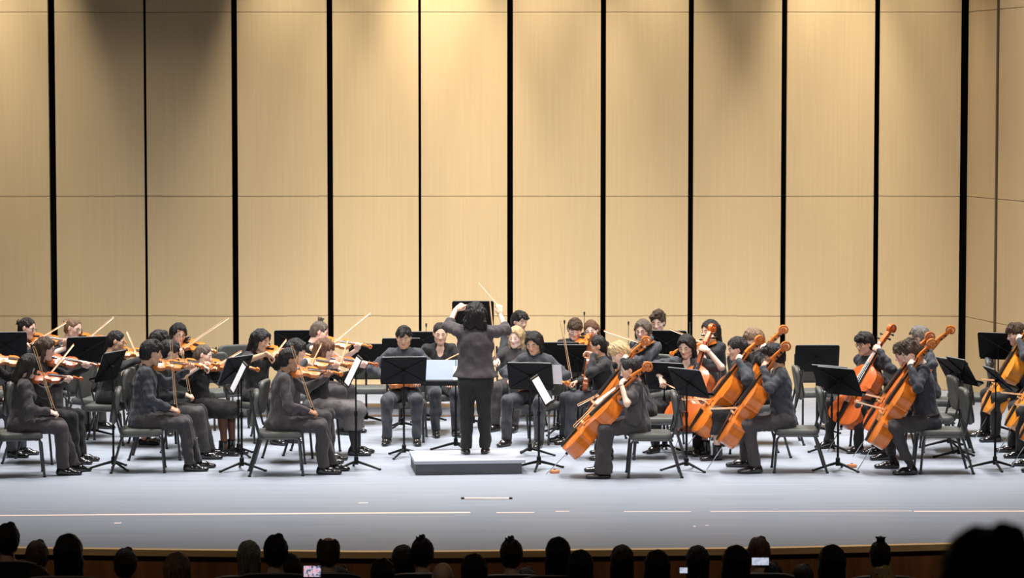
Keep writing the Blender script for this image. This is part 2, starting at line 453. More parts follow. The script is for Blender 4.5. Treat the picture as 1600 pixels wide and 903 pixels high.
def torus(c, axis, Rr, r):
    c = np.array(c, np.float32); n = np.array(axis, np.float32); n = n / np.linalg.norm(n)
    def fn(X, Y, Z):
        x, y, z = X - c[0], Y - c[1], Z - c[2]
        h = x * n[0] + y * n[1] + z * n[2]
        q = np.sqrt(np.maximum(x * x + y * y + z * z - h * h, 0)) - Rr
        return np.sqrt(q * q + h * h) - r
    return (c - Rr - r, c + Rr + r, fn)
def below(z, lo, hi):
    def fn(X, Y, Z): return (Z - z) + 0 * X + 0 * Y
    return (np.array(lo), np.array([hi[0], hi[1], z]), fn)

# --- head variants (head frame: x forward, y left, z up, origin mid-head)
def build_head(wd=1.0, jaw=1.0, nose=1.0, h=.0058):
    F = Field((-.13, -.11, -.155), (.14, .11, .14), h)
    F.put(ell((-.012, 0, .03), (.096, .075 * wd, .088)), .02)
    F.put(ell((.022, 0, -.03), (.068, .060 * wd * jaw, .084)), .04)
    F.put(rc((.02, .045 * jaw, -.07), (.062, .012, -.094), .022, .02), .03); F.put(rc((.02, -.045 * jaw, -.07), (.062, -.012, -.094), .022, .02), .03)
    F.put(ell((.066, 0, -.093), (.022, .024, .018)), .025)
    for s in (-1, 1):
        F.put(ell((.052, .042 * s, -.018), (.026, .022, .024)), .03)
        F.put(ell((.1, .031 * s, .004), (.02, .019, .013)), .014, 'sub')
        F.put(ell((.0735, .031 * s, .003), (.015, .0155, .013)), .006)
        F.put(rc((.078, .014 * s, .024), (.068, .05 * s, .022), .010, .008), .012)
        F.put(ell((-.004, .079 * s * wd, -.004), (.020, .009, .031)), .008)
        F.put(ell((.094, .011 * s, -.033), (.010, .009, .008)), .008)
    F.put(rc((.086, 0, .012), (.106 * (1 + .02 * (nose - 1)), 0, -.026), .008, .0115 * nose), .014)
    F.put(ell((.083, 0, -.053), (.012, .021, .0065)), .008); F.put(ell((.081, 0, -.065), (.012, .019, .0075)), .008)
    F.put(rc((-.022, 0, -.05), (-.04, 0, -.17), .053, .053), .03)
    V, Q = F.mesh()
    x, y, z = V.T; ay = np.abs(y)
    msk = {}
    g = lambda d: np.clip(1 - d, 0, 1)
    front = x > .055
    msk['lip'] = g(((y / .021) ** 2 + ((z + .059) / .011) ** 2) ** 2) * (x > .075)
    msk['brow'] = g((((ay - .032) / .021) ** 2 + ((z - .027 + (ay - .03) ** 2 * 6) / .0078) ** 2) ** 2) * front
    msk['eye'] = g((((ay - .031) / .0155) ** 2 + ((z - .003) / .0075) ** 2) ** 2) * front
    msk['iris'] = g((((ay - .031) / .008) ** 2 + ((z - .002) / .008) ** 2) ** 2) * front
    msk['lash'] = g((((ay - .031) / .018) ** 2 + ((z + .001) / .0062) ** 2) ** 2) * front
    msk['cheek'] = g(((ay - .04) / .03) ** 2 + ((z + .03) / .03) ** 2) * front
    msk['ear'] = g(((x + .004) / .03) ** 2 + (z / .04) ** 2) * (ay > .07)
    return V, Q, msk
HEADS = [build_head(1.0, 1.0, 1.0), build_head(.97, .9, .85), build_head(1.03, 1.1, 1.15), build_head(1.0, .95, .95)]

def head_cols(hv, skin, hair, eyes):
    V, Q, k = HEADS[hv]; c = np.tile(np.array(skin, np.float32), (len(V), 1))
    def mix(key, col, a=1.0):
        w_ = (k[key] * a)[:, None]; c[:] = c * (1 - w_) + np.array(col, np.float32) * w_
    sk = np.array(skin)
    mix('cheek', sk * (1.02, .88, .85), .4); mix('ear', sk * (1, .8, .75), .6)
    mix('lip', sk * (.78, .42, .40), 1.0)
    hc = np.array(HAIR[hair]) * .8 + sk * .12
    mix('brow', hc, 1.0)
    if eyes: mix('eye', (.6, .56, .52), .8); mix('iris', (.02, .014, .01), .95)
    mix('lash', (.02, .014, .012), 1.0)
    return c

# --- hair styles (head frame)
HAIRC = {}
def hair(style, seed=0):
    key = (style, seed)
    if key in HAIRC: return HAIRC[key]
    lowz = -.38 if style in ('long', 'long_part', 'half', 'drape') else -.24
    F = Field((-.2, -.16, lowz), (.15, .16, .24 if style == 'topbun' else .17), .0066)
    t = {'pulled': .007, 'bun': .007, 'topbun': .009, 'pony': .007, 'buzz': .006}.get(style, .015)
    F.put(ell((-.014, 0, .033), (.098 + t, .077 + t, .089 + t)), .02)
    F.put(ell((-.05, 0, -.02), (.062 + t, .068 + t, .075 + t)), .03)
    if style in ('short', 'buzz', 'mop', 'curly', 'spiky', 'bowl'):
        zc = {'bowl': -.03}.get(style, -.045)
        for s in (-1, 1): F.put(rc((.0, s * .072, .03), (-.01, s * .074, zc + .02), .016, .01), .02)
    face_top = .062 if style not in ('pulled', 'bun', 'topbun', 'pony') else .07
    F.put(ell((.104, 0, face_top - .09), (.088, .074, .108)), .012, 'sub')
    for s in (-1, 1):
        F.put(ell((.035, s * .09, -.035), (.048, .035, .06)), .012, 'sub')
    F.put(ell((-.02, 0, -.13), (.12, .1, .05)), .02, 'sub')
    if style in ('mop', 'curly', 'bowl', 'short'):
        rr = np.random.RandomState(seed + 5)
        nlump = {'mop': 12, 'curly': 26, 'bowl': 9, 'short': 8}[style]
        for i in range(nlump):
            a = rr.uniform(-2.9, 2.9) if style == 'curly' else rr.uniform(-1.2, 1.2); e = rr.uniform(.45, 1.3)
            p = (-.014 + .108 * math.cos(a) * math.cos(e), .086 * math.sin(a) * math.cos(e), .033 + .098 * math.sin(e))
            q = (p[0] + .03, p[1] * 1.2, p[2] - .028) if style != 'curly' else (p[0] + rr.uniform(-.02, .02), p[1] + rr.uniform(-.02, .02), p[2] + .01)
            F.put(rc(p, q, .022, .013 if style != 'curly' else .02), .012)
        if style in ('bowl', 'mop'):
            for s in np.linspace(-1, 1, 7):
                F.put(rc((.07, s * .05, .085), (.093 - abs(s) * .022, s * .062, .043), .016, .009), .012)
    if style == 'spiky':
        rr = np.random.RandomState(seed)
        for i in range(12):
            a = rr.uniform(-3, 3); e = rr.uniform(.7, 1.5); p = (-.014 + .1 * math.cos(a) * math.cos(e), .08 * math.sin(a) * math.cos(e), .033 + .095 * math.sin(e))
            F.put(rc(p, (p[0] * 1.3, p[1] * 1.3, p[2] + .03), .018, .006), .012)
    if style in ('long', 'long_part', 'half', 'bob', 'bobbang', 'drape', 'wavy'):
        L = {'bob': -.125, 'bobbang': -.135, 'half': -.2, 'wavy': -.1, 'drape': -.2}.get(style, -.27)
        for s in (-1, 1):
            if style == 'half':
                F.put(rc((-.045, s * .07, .0), (-.055, s * .075, L), .03, .026, (0, 1, 0), 1.3), .02)
            else:
                F.put(rc((.01, s * .074, .04), (.006, s * .082, -.07), .026, .022, (0, 1, 0), 1.6), .02)
                F.put(rc((.006, s * .081, -.06), (.0, s * .08, L), .024, .018, (0, 1, 0), 1.3), .02)
                F.put(rc((.066, s * .03, .098), (.05, s * .078, .02), .016, .014), .015)
        F.put(rc((-.075, .04, .02), (-.085, .045, L), .048, .036), .03); F.put(rc((-.075, -.04, .02), (-.085, -.045, L), .048, .036), .03)
    if style == 'bobbang':
        for s in np.linspace(-1, 1, 7): F.put(rc((.075, s * .045, .088), (.1 - abs(s) * .024, s * .056, .035), .013, .008), .01)
    if style == 'drape':
        for s in np.linspace(-1, 0.3, 6): F.put(rc((.06, s * .05, .09), (.098 - abs(s) * .035, s * .07, -.05), .017, .013), .014)
    if style == 'wavy':
        rr = np.random.RandomState(3)
        for i in range(46):
            a = rr.uniform(0.4, 5.9); e = rr.uniform(-.75, 1.4)
            p = np.array([-.014 + .108 * math.cos(a) * math.cos(e), .092 * math.sin(a) * math.cos(e), .02 + .098 * math.sin(e)])
            q = p + np.array([rr.uniform(-.02, .02), rr.uniform(-.03, .03), -.035])
            F.put(rc(p, q, .021, .012), .008)
        for i in range(9):
            y_ = -.09 + i * .0225
            F.put(rc((-.09, y_, -.06), (-.085 + rr.uniform(-.02, .02), y_ * 1.15, -.125 - rr.uniform(0, .03)), .022, .007), .012)
    if style == 'bun':
        F.put(ell((-.118, 0, .035), (.03, .034, .032)), .012)
        for i, a in enumerate((.3, 1.4, 2.6, 3.8)): F.put(rc((-.118, 0, .035), (-.15, .035 * math.cos(a), .035 + .04 * math.sin(a)), .012, .006), .008)
        F.put(rc((-.09, .02, -.02), (-.1, .03, -.07), .012, .006), .01)
    if style == 'topbun':
        F.put(ell((-.05, 0, .145), (.034, .034, .028)), .012)
        for a in (0, 1.2, 2.4, 3.6, 4.8): F.put(rc((-.05, 0, .15), (-.05 + .04 * math.cos(a), .04 * math.sin(a), .165), .012, .006), .008)
    if style == 'pony':
        F.put(rc((-.105, 0, .05), (-.125, 0, -.03), .026, .03), .015); F.put(rc((-.125, 0, -.03), (-.12, 0, -.2), .03, .012), .015)
    if style == 'pulled':
        F.put(rc((-.09, 0, .0), (-.1, 0, -.14), .035, .02), .02)
    if style == 'balding':
        F.put(ell((0, 0, .12), (.085, .06, .05)), .015, 'sub')
    # strand relief
    X, Y, Z = F.ax[0][:, None, None], F.ax[1][None, :, None], F.ax[2][None, None, :]
    az = np.arctan2(Y, X + .014)
    F.noise(.0022, .028, seed, 5, .5)
    F.f += .0014 * np.sin(24 * az + 7 * np.sin(13 * Z + seed) + 5 * np.sin(17 * X)) + .0018 * np.sin(45 * az + 25 * Z + seed) + .002 * np.sin(60 * X + 35 * Y + seed) * np.sin(50 * Z)
    HAIRC[key] = F.mesh()
    return HAIRC[key]

HMESH = {}
def hair_mesh(style, seed):
    if (style, seed) not in HMESH: HMESH[(style, seed)] = new_mesh('hair_' + style, *hair(style, seed))
    return HMESH[(style, seed)]

# --- hands (hand frame: x along fingers, z back of hand, thumb on +y for a right hand)
HANDC = {}
def hand(pose, side):
    key = (pose, side)
    if key in HANDC: return HANDC[key]
    F = Field((-.05, -.09, -.12), (.21, .09, .06), .0055)
    curls = {'grip': [(30, 55, 40)] * 4, 'neck': [(35, 60, 45), (30, 62, 45), (30, 60, 45), (25, 55, 45)], 'relax': [(12, 22, 16), (16, 26, 18), (20, 28, 20), (22, 30, 20)],
             'bow': [(28, 34, 20), (40, 50, 30), (42, 52, 30), (25, 40, 25)], 'point': [(8, 12, 8), (40, 60, 40), (50, 65, 45), (52, 65, 45)]}[pose]
    F.put(rc((-.03, 0, 0), (.02, 0, 0), .027, .028, (0, 0, 1), 1.25), .02)
    F.put(rc((.02, .018, 0), (.08, .024, .002), .022, .02, (0, 0, 1), 1.45), .02)
    F.put(rc((.02, -.016, 0), (.078, -.024, 0), .022, .019, (0, 0, 1), 1.45), .02)
    F.put(rc((.03, 0, .002), (.085, 0, .003), .024, .02, (0, 0, 1), 1.45), .015)
    for i, L in enumerate((.072, .08, .074, .058)):
        p = np.array([.086 - (.004, 0, .003, .012)[i], (.03, .010, -.010, -.029)[i], .002]); an = 0; yaw = (.07, .02, -.04, -.1)[i]
        for sgi, fr in enumerate((.44, .31, .25)):
            an += R(curls[i][sgi]); d = np.array([math.cos(an) * math.cos(yaw), math.sin(yaw) * math.cos(an), -math.sin(an)])
            q = p + d * L * fr; F.put(rc(p, q, .0092 - .0008 * sgi, .0086 - .0009 * sgi), .005); p = q
    tb = {'relax': ((.075, .062, -.02), (.1, .06, -.028)), 'point': ((.07, .045, -.03), (.095, .03, -.036))}.get(pose, ((.068, .042, -.035), (.095, .026, -.046)))
    F.put(rc((.018, .022, -.004), (.048, .044, -.016), .017, .012), .012); F.put(rc((.048, .044, -.016), tb[0], .0105, .0095), .006); F.put(rc(tb[0], tb[1], .0095, .008), .005)
    V, Q = F.mesh()
    if side < 0: V = V * np.array([1, -1, 1], np.float32); Q = Q[:, ::-1]
    HANDC[key] = (V, Q)
    return HANDC[key]

# --- shoes
def shoe_mesh(kind):
    F = Field((-.12, -.08, -.01), (.22, .08, .16), .008)
    F.put(rc((-.05, 0, .022), (.135, .006, .02), .038, .036, (0, 0, 1), 1.5), .02)
    F.put(rc((.06, 0, .03), (.15, .004, .024), .042, .03, (0, 0, 1), 1.35), .02)
    if kind == 'dress':
        F.put(rc((-.045, 0, .045), (.06, 0, .045), .04, .036), .03); F.put(rc((-.035, 0, .06), (-.025, 0, .09), .042, .04), .02)
    elif kind == 'boot':
        F.put(rc((-.04, 0, .05), (-.03, 0, .15), .05, .05), .03)
    else:
        F.put(rc((-.05, 0, .04), (-.03, 0, .045), .036, .03), .02)
    sole = (np.array([-.12, -.08, -.05]), np.array([.22, .08, .0]), lambda X, Y, Z: Z - .002 + 0 * X + 0 * Y)
    F.put(sole, .004, 'sub')
    V, Q = F.mesh()
    return new_mesh('shoe_' + kind, V, Q)
SHOE = {k: shoe_mesh(k) for k in ('dress', 'boot', 'flat')}

# --- glasses
def glasses_mesh():
    mb = MB()
    for s in (-1, 1):
        c = Vector((.098, .032 * s, .002))
        mb.tube([c + Vector((-.004 * abs(math.sin(a)) * 0 - .006 * max(0, math.cos(a) * s), .024 * math.cos(a), .019 * math.sin(a))) for a in [2 * math.pi * i / 14 for i in range(15)]], .0019, 5, False)
        mb.tube([(.094, .056 * s, .008), (.05, .079 * s, .01), (-.01, .083 * s, .008), (-.02, .083 * s, -.006)], .0017, 5)
    mb.tube([(.1, -.009, .006), (.108, 0, .008), (.1, .009, .006)], .0017, 5)
    return mb.mesh('glasses', True)
GLASSES = glasses_mesh()

# ---------------------------------------------------------------- stringed instruments (x towards scroll, z out of the top; unit body length)
OUT = [(0, .0), (.004, .05), (.012, .10), (.03, .165), (.06, .22), (.10, .262), (.15, .287), (.20, .2925), (.25, .286), (.30, .268), (.335, .252), (.365, .262), (.385, .25), (.40, .212), (.43, .18), (.47, .162), (.52, .157), (.57, .164), (.61, .18), (.64, .203), (.655, .232), (.675, .236), (.70, .226), (.74, .23), (.79, .2365), (.84, .232), (.89, .208), (.93, .168), (.96, .125), (.985, .07), (.996, .035), (1, .0)]
def outline():
    return [(x, w) for x, w in OUT]
def stringed(prefix, L, rib, wood, chin):
    parts = []
    def plate(z, arch, ov, sgn, th=.011):
        K = 9; vs = []; o = outline(); nn = len(o)
        for x, w_ in o:
            w_ = w_ + (ov if w_ > .02 else 0)
            for j in range(K):
                v = -1 + 2 * j / (K - 1); y = w_ * v
                e = max(0, 1 - v * v); lon = max(0.0, math.sin(math.pi * min(max(x, 0), 1))) ** .45
                vs.append((x, y, z + sgn * (th + arch * (e ** 1.1) * lon)))
        fs = []
        for i in range(nn - 1):
            for j in range(K - 1):
                q = (i * K + j, (i + 1) * K + j, (i + 1) * K + j + 1, i * K + j + 1); fs.append(q if sgn > 0 else q[::-1])
        base = len(vs)
        rim = [(i * K) for i in range(nn)] + [(i * K + K - 1) for i in range(nn - 1, -1, -1)]
        low = []
        for k in rim: low.append(len(vs)); vs.append((vs[k][0], vs[k][1], z))
        m = len(rim)
        for i in range(m):
            q = (rim[i], rim[(i + 1) % m], low[(i + 1) % m], low[i]); fs.append(q[::-1] if sgn > 0 else q)
        return MB().add([(a * L, b * L, c * L) for a, b, c in vs], fs)
    parts.append(('top_plate', plate(0, .034, .009, 1).mesh(prefix + '_top', True, angle=50), wood))
    parts.append(('back_plate', plate(-rib, .034, .009, -1).mesh(prefix + '_back', True, angle=50), wood))
    o = outline(); loop = [(x, w_) for x, w_ in o] + [(x, -w_) for x, w_ in o[-2:0:-1]]
    m = len(loop)
    parts.append(('ribs', MB().add([(x * L, y * L, -rib * L) for x, y in loop] + [(x * L, y * L, 0) for x, y in loop], [(i, (i + 1) % m, m + (i + 1) % m, m + i)[::-1] for i in range(m)]).mesh(prefix + '_ribs', True, angle=40), wood))
    # fingerboard
    mb = MB(); st = []
    for x, w_, z in ((.60, .058, .083), (.9, .05, .066), (1.37, .034, .04)):
        for j in range(5):
            v = -1 + j / 2; st.append((x * L, w_ * v * L, (z - .014 * v * v) * L))
        st += [(x * L, w_ * L, (z - .03) * L), (x * L, -w_ * L, (z - .03) * L)]
    fs = []
    for i in range(2):
        for j in range(7): fs.append((i * 7 + j, (i + 1) * 7 + j, (i + 1) * 7 + (j + 1) % 7, i * 7 + (j + 1) % 7))
    fs += [tuple(range(6, -1, -1))[::-1], tuple(range(14, 21))]
    fbm = mb.add(st, fs).mesh(prefix + '_fb', True, angle=50)
    parts.append(('neck', MB().tube([(.97 * L, 0, -.02 * L), (1.03 * L, 0, .018 * L), (1.2 * L, 0, .014 * L), (1.38 * L, 0, .006 * L)], [.06 * L, .046 * L, .04 * L, .036 * L], 10).mesh(prefix + '_neck', True), wood))
    parts.append(('fingerboard', fbm, 'ebony'))
    # pegbox and scroll
    mb = MB(); secs = [(1.37, .02, .036, .036), (1.45, .006, .04, .034), (1.54, -.016, .037, .03), (1.60, -.022, .03, .028)]
    vs = []
    for x, zc, hh, hw in secs: vs += [(x * L, -hw * L, (zc - hh) * L), (x * L, hw * L, (zc - hh) * L), (x * L, hw * L, (zc + hh * .8) * L), (x * L, -hw * L, (zc + hh * .8) * L)]
    fs = [(0, 1, 2, 3), (12, 15, 14, 13)]
    for i in range(3):
        for j in range(4): fs.append((i * 4 + j, i * 4 + (j + 1) % 4, i * 4 + 4 + (j + 1) % 4, i * 4 + 4 + j)[::-1])
    parts.append(('pegbox', mb.add(vs, fs).mesh(prefix + '_pegbox', bevel=.006 * L), wood))
    mb = MB(); pts = []; rr = []; N = 34
    cx, cz = 1.635, -.045
    vs = []
    for i in range(N):
        t = i / (N - 1); a = 2.5 - t * 2 * math.pi * 1.75; r = .062 * (1 - t) + .012
        hw = .027 + .026 * t; th = .026 * (1 - .45 * t)
        dx, dz = math.cos(a), math.sin(a)
        for rr_, s in ((r + th * .5, -1), (r + th * .5, 1), (max(r - th * .5, .002), 1), (max(r - th * .5, .002), -1)):
            vs.append(((cx + dx * rr_) * L, s * hw * L, (cz + dz * rr_) * L))
    fs = [(3, 2, 1, 0), tuple((N - 1) * 4 + j for j in range(4))]
    for i in range(N - 1):
        for j in range(4): fs.append((i * 4 + j, i * 4 + (j + 1) % 4, i * 4 + 4 + (j + 1) % 4, i * 4 + 4 + j))
    mb.add(vs, fs)
    mb.tube([(cx * L, -.056 * L, cz * L), (cx * L, .056 * L, cz * L)], .022 * L, 10)
    me = mb.mesh(prefix + '_scroll', True, angle=40)
    bm = bmesh.new(); bm.from_mesh(me); bmesh.ops.recalc_face_normals(bm, faces=bm.faces[:]); bm.to_mesh(me); bm.free()
    parts.append(('scroll', me, wood))
    for i, (x, s) in enumerate(((1.42, 1), (1.46, -1), (1.50, 1), (1.54, -1))):
        z = .02 - .2 * (x - 1.37)
        parts.append(('peg', MB().tube([(x * L, -s * .045 * L, z * L), (x * L, s * .075 * L, z * L), (x * L, s * .085 * L, z * L), (x * L, s * .115 * L, z * L), (x * L, s * .125 * L, z * L)], [.007 * L, .010 * L, .017 * L, .021 * L, .008 * L], 8, squash=(1, .8)).mesh(prefix + '_peg', True), 'ebony'))
    mb = MB(); mb.prism([(-.075, .0), (-.058, .0), (-.05, .03), (.05, .03), (.058, 0), (.075, 0), (.068, .045), (.05, .075), (0, .088), (-.05, .075), (-.068, .045)], -.006, .006)
    mb.v = [(.455 * L + z * L, x * L, (.036 + y * .72) * L) for x, y, z in mb.v]
    parts.append(('bridge', mb.mesh(prefix + '_bridge'), 'maple'))
    mb = MB(); vs = []
    for x, w_, z in ((.0, .02, .045), (.06, .03, .055), (.34, .06, .074)): vs += [(x * L, -w_ * L, (z - .022) * L), (x * L, w_ * L, (z - .022) * L), (x * L, w_ * .8 * L, z * L), (x * L, -w_ * .8 * L, z * L)]
    fs = [(0, 3, 2, 1), (8, 9, 10, 11)]
    for i in range(2):
        for j in range(4): fs.append((i * 4 + j, i * 4 + (j + 1) % 4, i * 4 + 4 + (j + 1) % 4, i * 4 + 4 + j))
    parts.append(('tailpiece', mb.add(vs, fs).mesh(prefix + '_tail', bevel=.006 * L), 'ebony'))
    for i in range(4):
        v = -1 + i * 2 / 3
        parts.append(('string', MB().tube([(.335 * L, .045 * v * L, .078 * L), (.455 * L, .046 * v * L, (.104 - .012 * v * v) * L), (1.37 * L, .022 * v * L, .046 * L), (1.5 * L, .012 * v * L, .01 * L)], max(.0007, .0022 * L), 4).mesh(prefix + '_string'), 'string'))
    for s in (-1, 1):
        pts = [(.36, .135), (.352, .118), (.37, .112), (.385, .128), (.41, .13), (.455, .112), (.50, .095), (.525, .092), (.54, .106), (.532, .118)]
        f_ = MB().tube([(x * L, s * (y - .012) * L, (.030 - .02 * (y > .12) + .006) * L) for x, y in pts], [.007 * L] + [.008 * L] * 8 + [.007 * L], 5, squash=(.35, 1))
        parts.append(('f_hole', f_.mesh(prefix + '_fhole', True), 'ebony'))
    if chin:
        F = Field((-.06, .0, .02), (.3, .36, .2), .012)
        F.put(ell((.07, .17, .075), (.10, .12, .026)), .01); F.put(ell((.08, .17, .125), (.085, .1, .035)), .02, 'sub'); F.put(rc((.0, .1, .03), (.0, .13, .07), .02, .02), .02)
        V, Q = F.mesh(); parts.append(('chin_rest', new_mesh(prefix + '_chin', V * L, Q), 'ebony'))
        parts.append(('shoulder_rest', MB().tube([(.12 * L, -.26 * L, -(rib + .08) * L), (.1 * L, -.1 * L, -(rib + .11) * L), (.1 * L, .12 * L, -(rib + .10) * L), (.14 * L, .27 * L, -(rib + .06) * L)], .025 * L, 6, squash=(.4, 1)).mesh(prefix + '_rest', True), 'ebony'))
    else:
        parts.append(('endpin_collar', MB().tube([(-.03 * L, 0, -rib * .5 * L), (.02 * L, 0, -rib * .5 * L)], .022 * L, 10).mesh(prefix + '_collar', True), 'ebony'))
        parts.append(('endpin', MB().tube([(-.44 * L, 0, -rib * .5 * L), (-.42 * L, 0, -rib * .5 * L), (0, 0, -rib * .5 * L)], [.001, .005, .005], 6).mesh(prefix + '_endpin', True), 'steel'))
    return parts
PROTO = {'violin': stringed('violin', .355, .09, 'violin_wood', True), 'viola': stringed('viola', .40, .1, 'violin_wood', True), 'cello': stringed('cello', .755, .18, 'cello_wood', False)}
WOODS = ('violin_wood', 'violin_dark', 'cello_wood', 'cello_red', 'cello_gold')
SUBP = {'f_hole': 'top_plate', 'bridge': 'top_plate', 'scroll': 'pegbox', 'peg': 'pegbox', 'fingerboard': 'neck', 'screw': 'frog', 'glide': 'leg', 'chin_rest': 'top_plate', 'shoulder_rest': 'back_plate'}
def kids(parts, root, wood=None):
    last = {}
    for nm, me, mt in parts:
        last[nm] = obj(nm, me, (wood if wood and mt in WOODS else mt), last.get(SUBP.get(nm), root))
    # order matters: a sub-part follows its part
def instrument(kind, mw, label, wood=None, group=None):
    root = empty(kind, mw); tag(root, label, kind, group)
    kids(PROTO[kind], root, wood)
    return root
BOW = {}
def bow_parts(L):
    if L in BOW: return BOW[L]
    k = L / .74
    st = [(0, 0, .0), (.2 * k, 0, -.004), (.45 * k, 0, -.006), (.70 * k, 0, .0), (.735 * k, 0, -.004), (.745 * k, 0, -.022)]
    ps = [('stick', MB().tube(st, [.0050, .0050, .0044, .0036, .004, .002], 6).mesh('bow_stick', True), 'bow_stick'),
          ('bow_hair', MB().box((.395 * k, 0, -.022), (.69 * k, .012, .0035)).mesh('bow_hair'), 'bow_hair'),
          ('frog', MB().box((.045 * k, 0, -.014), (.05, .013, .024)).mesh('frog', bevel=.003), 'ebony'),
          ('screw', MB().tube([(-.022, 0, 0), (0, 0, 0)], .0055, 6).mesh('screw', True), 'steel')]
    BOW[L] = ps; return ps
def bow(mw, label, L=.74):
    root = empty('bow', mw); tag(root, label, 'bow', 'string players\' bows')
    kids(bow_parts(L), root)
    return root

# ---------------------------------------------------------------- chairs
def rbox(dx, dy, dz, bev): return MB().box((0, 0, 0), (dx, dy, dz))
def chair_parts():
    ps = []
    def pad(sx, sy, sz, k, crown):
        F = Field((-sx - .03, -sy - .03, -sz - .03), (sx + .03, sy + .03, sz + .03 + crown), .014)
        def fn(X, Y, Z):
            r = k; qx = np.abs(X) - sx + r; qy = np.abs(Y) - sy + r; q2 = np.sqrt(np.maximum(qx, 0) ** 2 + np.maximum(qy, 0) ** 2) + np.minimum(np.maximum(qx, qy), 0) - r
            zz = np.abs(Z - crown * (1 - (X / sx) ** 2) * (1 - (Y / sy) ** 2) * .5) - sz
            e = .018; a = q2 + e; b = zz + e
            return np.sqrt(np.maximum(a, 0) ** 2 + np.maximum(b, 0) ** 2) + np.minimum(np.maximum(a, b), 0) - e + 0 * X
        F.put((np.array([-sx, -sy, -sz]), np.array([sx, sy, sz + crown]), fn), .02)
        return F.mesh()
    V, Q = pad(.225, .23, .034, .07, .02); ps.append(('seat', new_mesh('chair_seat', V + np.array([.02, 0, .425], np.float32), Q), 'upholstery'))
    V, Q = pad(.19, .215, .026, .075, .012)
    rot = np.array(Matrix.Rotation(R(-80), 3, 'Y')); V = V @ rot.T
    ps.append(('backrest', new_mesh('chair_back', (V + np.array([-.245, 0, .70])).astype(np.float32), Q), 'upholstery'))
    V, Q = pad(.185, .21, .012, .075, .012); V = V @ rot.T
    ps.append(('back_shell', new_mesh('chair_shell', (V + np.array([-.277, 0, .705])).astype(np.float32), Q), 'chair_metal'))
    for s in (-1, 1):
        y = .225 * s
        ps.append(('side_frame', MB().tube([(-.2, y, .395), (.19, y, .395)], .0125, 8).mesh('side_frame', True), 'chair_metal'))
        ps.append(('leg', MB().tube([(.15, y, .396), (.2, y, .392), (.225, y, .36), (.255, y * 1.03, .0)], .0135, 8).mesh('front_leg', True), 'chair_metal'))
        ps.append(('glide', MB().lathe([(.016, 0), (.017, .012), (.014, .02)], (.255, y * 1.03, 0), 8).mesh('glide', True), 'rubber'))
        ps.append(('leg', MB().tube([(-.17, y * .96, .40), (-.2, y * .98, .33), (-.30, y * 1.02, .0)], .0135, 8).mesh('rear_leg', True), 'chair_metal'))
        ps.append(('glide', MB().lathe([(.016, 0), (.017, .012), (.014, .02)], (-.30, y * 1.02, 0), 8).mesh('glide', True), 'rubber'))
        ps.append(('back_post', MB().tube([(-.15, y, .395), (-.2, y, .43), (-.232, y, .55), (-.285, y * .96, .86)], .0125, 8).mesh('back_post', True), 'chair_metal'))
    ps.append(('cross_bar', MB().tube([(-.2, -.225, .39), (-.2, .225, .39)], .011, 6).tube([(.17, -.225, .388), (.17, .225, .388)], .011, 6).mesh('cross_bar', True), 'chair_metal'))
    return ps
CHAIR = chair_parts()
def chair(x, y, heading, label, z=0):
    root = empty('orchestra_chair', T((x, y, z)) @ RZ(heading)); tag(root, label, 'chair', 'padded orchestra chairs')
    kids(CHAIR, root)
    return root

# ---------------------------------------------------------------- music stands
def desk_mesh(wd, ht):
    # desk in its own plane: x = out of the front face, y across, z up the desk
    mb = MB(); t = .004
    mb.prism([(-wd / 2, -ht / 2 + .02), (-wd / 2 + .02, -ht / 2), (wd / 2 - .02, -ht / 2), (wd / 2, -ht / 2 + .02), (wd / 2, ht / 2 - .015), (wd / 2 - .015, ht / 2), (-wd / 2 + .015, ht / 2), (-wd / 2, ht / 2 - .015)], -t, 0)
    mb.v = [(z, x, y) for x, y, z in mb.v]
    return mb
STANDC = {}
def stand_parts(wd, ht):
    k = (wd, ht)
    if k in STANDC: return STANDC[k]
    lip = MB().box((.03, 0, -ht / 2 - .002), (.07, wd - .01, .006)).box((.063, 0, -ht / 2 + .008), (.004, wd - .01, .024)).mesh('lip')
    rim = MB().box((-.001, 0, ht / 2 + .0025), (.012, wd - .02, .007)).mesh('rim')
    br = MB()
    for sy in (-1, 1):
        for sz in (-1, 1):
            br.tube([(-.009, 0, 0), (-.007, sy * (wd / 2 - .03), sz * (ht / 2 - .03))], .005, 5)
    STANDC[k] = [('desk', desk_mesh(wd, ht).mesh('desk'), 'stand_black'), ('ledge', lip, 'stand_black'), ('rim', rim, 'stand_rim'), ('brace', br.mesh('brace', True), 'stand_black'),
                 ('knob', MB().tube([(-.004, 0, 0), (-.05, 0, 0)], .018, 8).mesh('knob', True), 'stand_black')]
    return STANDC[k]
BASE = [MB().tube([(0, 0, .085), (.10, 0, .06), (.27, 0, .012)], [.016, .014, .011], 6, squash=(1, 1)).mesh('stand_leg', True), MB().lathe([(.024, .05), (.024, .13), (.015, .14)], (0, 0, 0), 10).mesh('stand_hub', True), MB().box((.272, 0, .012), (.03, .024, .022)).mesh('rubber_foot', bevel=.004)]
